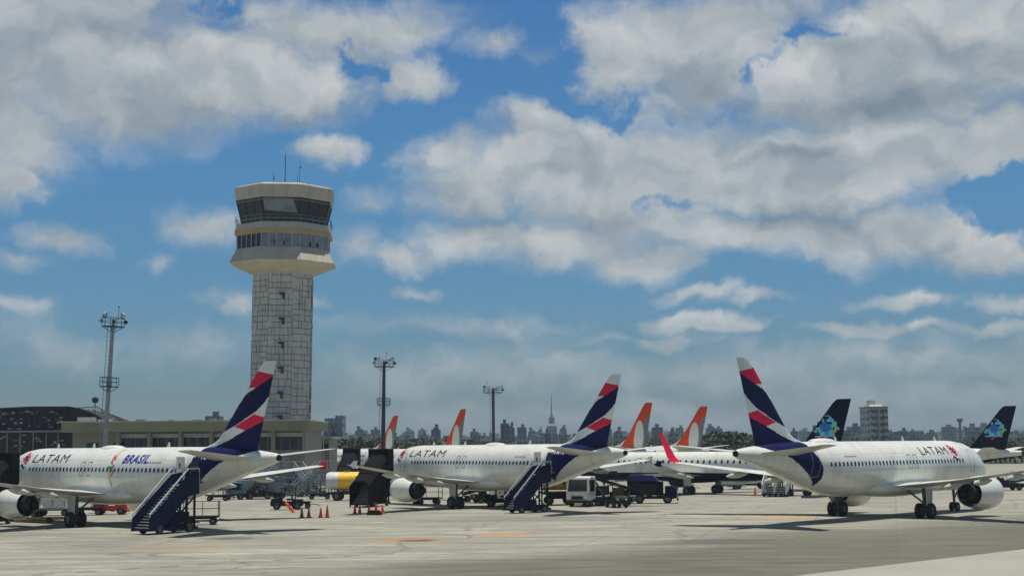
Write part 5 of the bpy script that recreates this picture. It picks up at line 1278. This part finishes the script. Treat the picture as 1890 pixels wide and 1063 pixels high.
for j, (yy, f_) in enumerate(((3000, 0), (3300, .7), (3700, 1), (4300, .8), (5200, .1))):
    rows.append([(-2400 + 4800 * i / nx, yy, -2 + f_ * (24 + 14 * math.sin(i * .23) + 8 * math.sin(i * .61 + 1) + 4 * math.sin(i * 1.7))) for i in range(nx + 1)])
mb.loft(rows, False, closed=False); tag(mb.build('hills', hillm, smooth=True), kind='structure')

# ------------------------------------------------------------------ haze
hz_m = bpy.data.materials.new('haze'); hz_m.use_nodes = True; nt = hz_m.node_tree; nt.nodes.remove(nt.nodes['Principled BSDF'])
pv = nt.nodes.new('ShaderNodeVolumePrincipled'); pv.inputs['Color'].default_value = (.66, .80, .92, 1); pv.inputs['Density'].default_value = 0.00016; pv.inputs['Anisotropy'].default_value = .0
nt.links.new(pv.outputs[0], nt.nodes['Material Output'].inputs['Volume'])
tag(MB().box((0, 2600, 44), (19000, 6900, 94)).build('haze', hz_m), kind='stuff')
bpy.data.objects['haze'].location = (0, 0, 0)

# ------------------------------------------------------------------ sky and sun
sun_dir = Vector((.10, .09, 1)).normalized(); SE = math.asin(sun_dir.z); SA = math.atan2(sun_dir.x, sun_dir.y)
sd_ = bpy.data.lights.new('sun', 'SUN'); sd_.energy = 4.8; sd_.angle = R(.53); sd_.color = (1, .94, .83)
so = bpy.data.objects.new('sun', sd_); C.objects.link(so); so.rotation_euler = sun_dir.to_track_quat('Z', 'Y').to_euler()
w = bpy.data.worlds.new('World'); sc.world = w; w.use_nodes = True; t = NT(w.node_tree); bg = t.n['Background']
sky = t.node('ShaderNodeTexSky', sky_type='NISHITA'); sky.sun_disc = False; sky.sun_elevation = SE; sky.sun_rotation = SA
sky.altitude = 800; sky.air_density = 1.0; sky.dust_density = .8; sky.ozone_density = 2.0
gen = t.node('ShaderNodeTexCoord').outputs['Generated']; s = t.sep(gen)
az = t.math('ARCTAN2', s[0], s[1]); el = t.math('ARCSINE', s[2])
P = t.comb(t.math('MULTIPLY', az, 2.8), t.math('MULTIPLY', el, 2.8))
def blobp(px, py):
    d = ray(px, py); return math.atan2(d.x, d.y) * 2.8, math.asin(d.z) * 2.8
# domain warp
wn1 = t.node('ShaderNodeTexNoise'); t.setin(wn1.inputs['Vector'], P); wn1.inputs['Scale'].default_value = 7; wn1.inputs['Detail'].default_value = 5; wn1.inputs['Roughness'].default_value = .6
wv = t.vmath('MULTIPLY', t.vmath('SUBTRACT', wn1.outputs['Color'], (.5, .5, .5)), (.22, .12, 0))
PW = t.vmath('ADD', P, wv)
def field(blobs, PV, sm=.12):
    cur = None
    for (px, py, rx, ry, st_) in blobs:
        u, v = blobp(px, py); ix, iy = 1000 / rx, 1000 / ry
        q = t.vmath('MULTIPLY_ADD', PV, (ix, iy, 0), (-u * ix, -v * iy, 0))
        g = t.math('MULTIPLY_ADD', t.vmath('LENGTH', q), -st_, st_)
        if cur is None: cur = g
        else:
            n = t.node('ShaderNodeMath', operation='SMOOTH_MAX'); t.setin(n.inputs[0], cur); t.setin(n.inputs[1], g); n.inputs[2].default_value = sm; cur = n.outputs[0]
    return cur
CL = [(90, 60, 330, 170, 1.3), (250, 150, 260, 130, 1.3), (10, 235, 140, 100, 1.1), (430, 140, 230, 100, 1.2), (560, 165, 150, 75, 1.1), (600, 75, 190, 75, .9), (740, 45, 170, 45, .6), (8, 335, 60, 60, .9), (150, -60, 400, 110, 1.0), (480, 30, 140, 50, .6),
      (745, 138, 82, 52, 1.0), (608, 276, 84, 34, .9), (905, 76, 66, 38, .7), (1010, 95, 50, 26, .35), (-60, 160, 200, 200, 1.2),
      (95, 440, 82, 28, .65), (375, 418, 85, 42, .65), (25, 485, 70, 22, .5), (425, 553, 60, 24, .6), (598, 552, 46, 20, .5), (650, 445, 60, 40, .45), (285, 480, 44, 18, .35), (55, 570, 60, 18, .4), (768, 538, 48, 16, .5), (700, 360, 50, 16, .25),
      (985, 232, 105, 52, 1.1), (835, 275, 95, 48, .8), (865, 345, 120, 70, .9), (1010, 310, 180, 90, 1.3), (1150, 335, 260, 120, 1.3), (1110, 262, 150, 50, .9), (1310, 300, 240, 85, 1.2), (1460, 330, 320, 95, 1.3), (1660, 285, 280, 80, 1.3), (1850, 260, 150, 80, 1.2),
      (755, 470, 84, 30, .6), (900, 440, 150, 62, .9), (1060, 445, 170, 60, 1.0), (1195, 480, 110, 42, .9), (1420, 430, 280, 55, 1.1), (1650, 435, 270, 55, 1.1), (1830, 455, 130, 48, .9), (1785, 392, 52, 36, .8),
      (1170, 110, 150, 95, 1.1), (1330, 90, 190, 130, 1.3), (1090, 140, 70, 48, .8), (1240, 40, 160, 70, .9), (1520, 120, 150, 95, 1.2), (1700, 90, 260, 125, 1.4), (1640, 185, 290, 70, 1.3), (1870, 90, 170, 130, 1.3), (1440, 15, 200, 40, .6), (1200, 190, 140, 60, .7),
      (1300, 540, 92, 18, .75), (1395, 552, 84, 13, .65), (1690, 544, 100, 22, .85), (1860, 557, 66, 20, .75), (1290, 597, 130, 22, .95), (1385, 600, 60, 14, .8), (1235, 632, 84, 17, .8), (1590, 608, 125, 18, .9), (1700, 604, 80, 17, .85), (1830, 602, 90, 18, .9), (1120, 628, 130, 12, .3),
      (1700, 655, 360, 46, .5), (1350, 690, 360, 46, .46), (850, 605, 230, 26, .42), (900, 685, 360, 50, .44), (200, 640, 300, 40, .26), (1700, 740, 460, 40, .4), (1150, 760, 500, 30, .35)]
# generic cloud field for the rest of the sky
genn = t.math('SUBTRACT', t.noise(t.vmath('MULTIPLY', gen, (1, 1, 2.2)), 2.3, 3, .5), .57)
inframe = t.math('MULTIPLY', t.remap(t.math('ABSOLUTE', az), .36, .5, 0, 1), 1.0)
outside = t.math('MAXIMUM', inframe, t.remap(el, .33, .42, 0, 1))
D0 = field(CL, PW)
Dg = t.math('MULTIPLY', genn, 6.0)
D = t.math('ADD', t.math('MULTIPLY', D0, t.math('SUBTRACT', 1.0, outside)), t.math('MULTIPLY', Dg, outside))
PS = t.vmath('MULTIPLY', PW, (.75, 1.0, 1))
fb = t.noise(PS, 7.5, 6, .52)
fb2 = t.noise(t.vmath('ADD', PS, (.02, .04, 0)), 7.5, 4, .5)
Dn = t.math('ADD', D, t.math('MULTIPLY', t.math('SUBTRACT', fb, .5), 1.0))
holes = field([(1413, 132, 34, 46, .9), (1420, 105, 40, 20, .6), (1222, 378, 44, 26, .9), (652, 112, 48, 24, 1.0), (1845, 368, 130, 58, 1.9), (385, 4, 90, 20, .6), (1170, 198, 90, 24, .8), (1480, 66, 110, 18, .7), (1040, 120, 60, 120, .5), (1100, 195, 90, 20, .6)], t.vmath('ADD', PW, t.vmath('MULTIPLY', wv, (.5, .8, 0))), .1)
Dn = t.math('SUBTRACT', Dn, t.math('MULTIPLY', t.math('MAXIMUM', holes, 0.0), .85))
fb3 = t.noise(PW, 30, 5, .6)
Dn = t.math('ADD', Dn, t.math('MULTIPLY', t.math('SUBTRACT', fb3, .5), .28))
mask = t.remap(Dn, -.20, .68, 0, 1, smooth=True)
mask = t.math('MULTIPLY', mask, .97)
# cloud tone
relief = t.math('MULTIPLY', t.math('SUBTRACT', fb, fb2), 1.15)
thick = t.remap(Dn, .2, 1.2, 0, 1)
DK = [(1640, 200, 260, 52, 1.0), (1470, 400, 230, 34, .9), (1330, 165, 120, 70, .6), (1400, 205, 110, 50, .6), (560, 215, 170, 26, .7), (300, 220, 240, 60, .45), (90, 120, 260, 120, .35), (960, 395, 220, 40, .4), (1150, 400, 180, 30, .5), (1560, 170, 150, 60, .5), (1250, 200, 120, 30, .6), (1800, 205, 150, 40, .7), (230, 60, 260, 60, .35), (1500, 290, 200, 20, .3), (980, 320, 100, 20, .3)]
dk = t.math('MULTIPLY', t.math('MAXIMUM', field(DK, PW, .2), 0.0), 1.0)
BR = [(990, 215, 70, 30, .6), (1450, 120, 60, 40, .7), (1560, 60, 80, 30, .6), (830, 75, 60, 40, .4), (760, 135, 70, 40, .5), (620, 260, 50, 22, .5), (450, 120, 100, 60, .4), (600, 150, 80, 40, .4), (1420, 270, 110, 18, .6), (1620, 270, 120, 30, .4), (1840, 60, 80, 40, .4), (1100, 130, 80, 30, .4), (1290, 590, 90, 12, .6), (1700, 598, 60, 10, .6), (1820, 598, 60, 10, .5), (1690, 538, 60, 10, .5), (1330, 320, 90, 25, .4)]
br = t.math('MAXIMUM', field(BR, PW, .2), 0.0)
tone = t.math('ADD', t.math('SUBTRACT', .50, t.math('MULTIPLY', thick, .08)), relief)
tone = t.math('ADD', t.math('SUBTRACT', tone, t.math('MULTIPLY', dk, .55)), t.math('MULTIPLY', br, .35))
cl = t.ramp(tone, [(0.0, (.20, .26, .325)), (.3, (.33, .38, .42)), (.55, (.48, .515, .53)), (.8, (.63, .635, .64)), (1.0, (.80, .79, .78))])
SKYS = 0.10
cls = t.vmath('MULTIPLY', cl, (1 / SKYS,) * 3)
# atmosphere colour correction by elevation
tint = t.ramp(t.remap(el, -.02, .32), [(0, (.24, .31, .37)), (.10, (.24, .34, .43)), (.32, (.30, .52, .67)), (.6, (.32, .63, .81)), (1.0, (.31, .63, .88))])
over = t.remap(el, .32, .6, 0, 1)
tint = t.mix(over, tint, (.26, .42, .52))
skyc = t.mix(1.0, sky.outputs[0], tint, 'MULTIPLY')
low = t.remap(el, .0, .12, .55, 1.0)
hzc = t.vmath('MULTIPLY', (1, 1, 1), (1, 1, 1))
fin_ = t.mix(t.math('MULTIPLY', mask, low), skyc, cls)
t.setin(bg.inputs['Color'], fin_); bg.inputs['Strength'].default_value = SKYS
w.cycles.sampling_method = 'MANUAL'; w.cycles.sample_map_resolution = 512

vs_ = sc.view_settings; vs_.view_transform = 'Standard'; vs_.look = 'None'; vs_.exposure = 0; vs_.gamma = 1
sc.cycles.use_denoising = True
sc.cycles.max_bounces = 6; sc.cycles.volume_bounces = 0
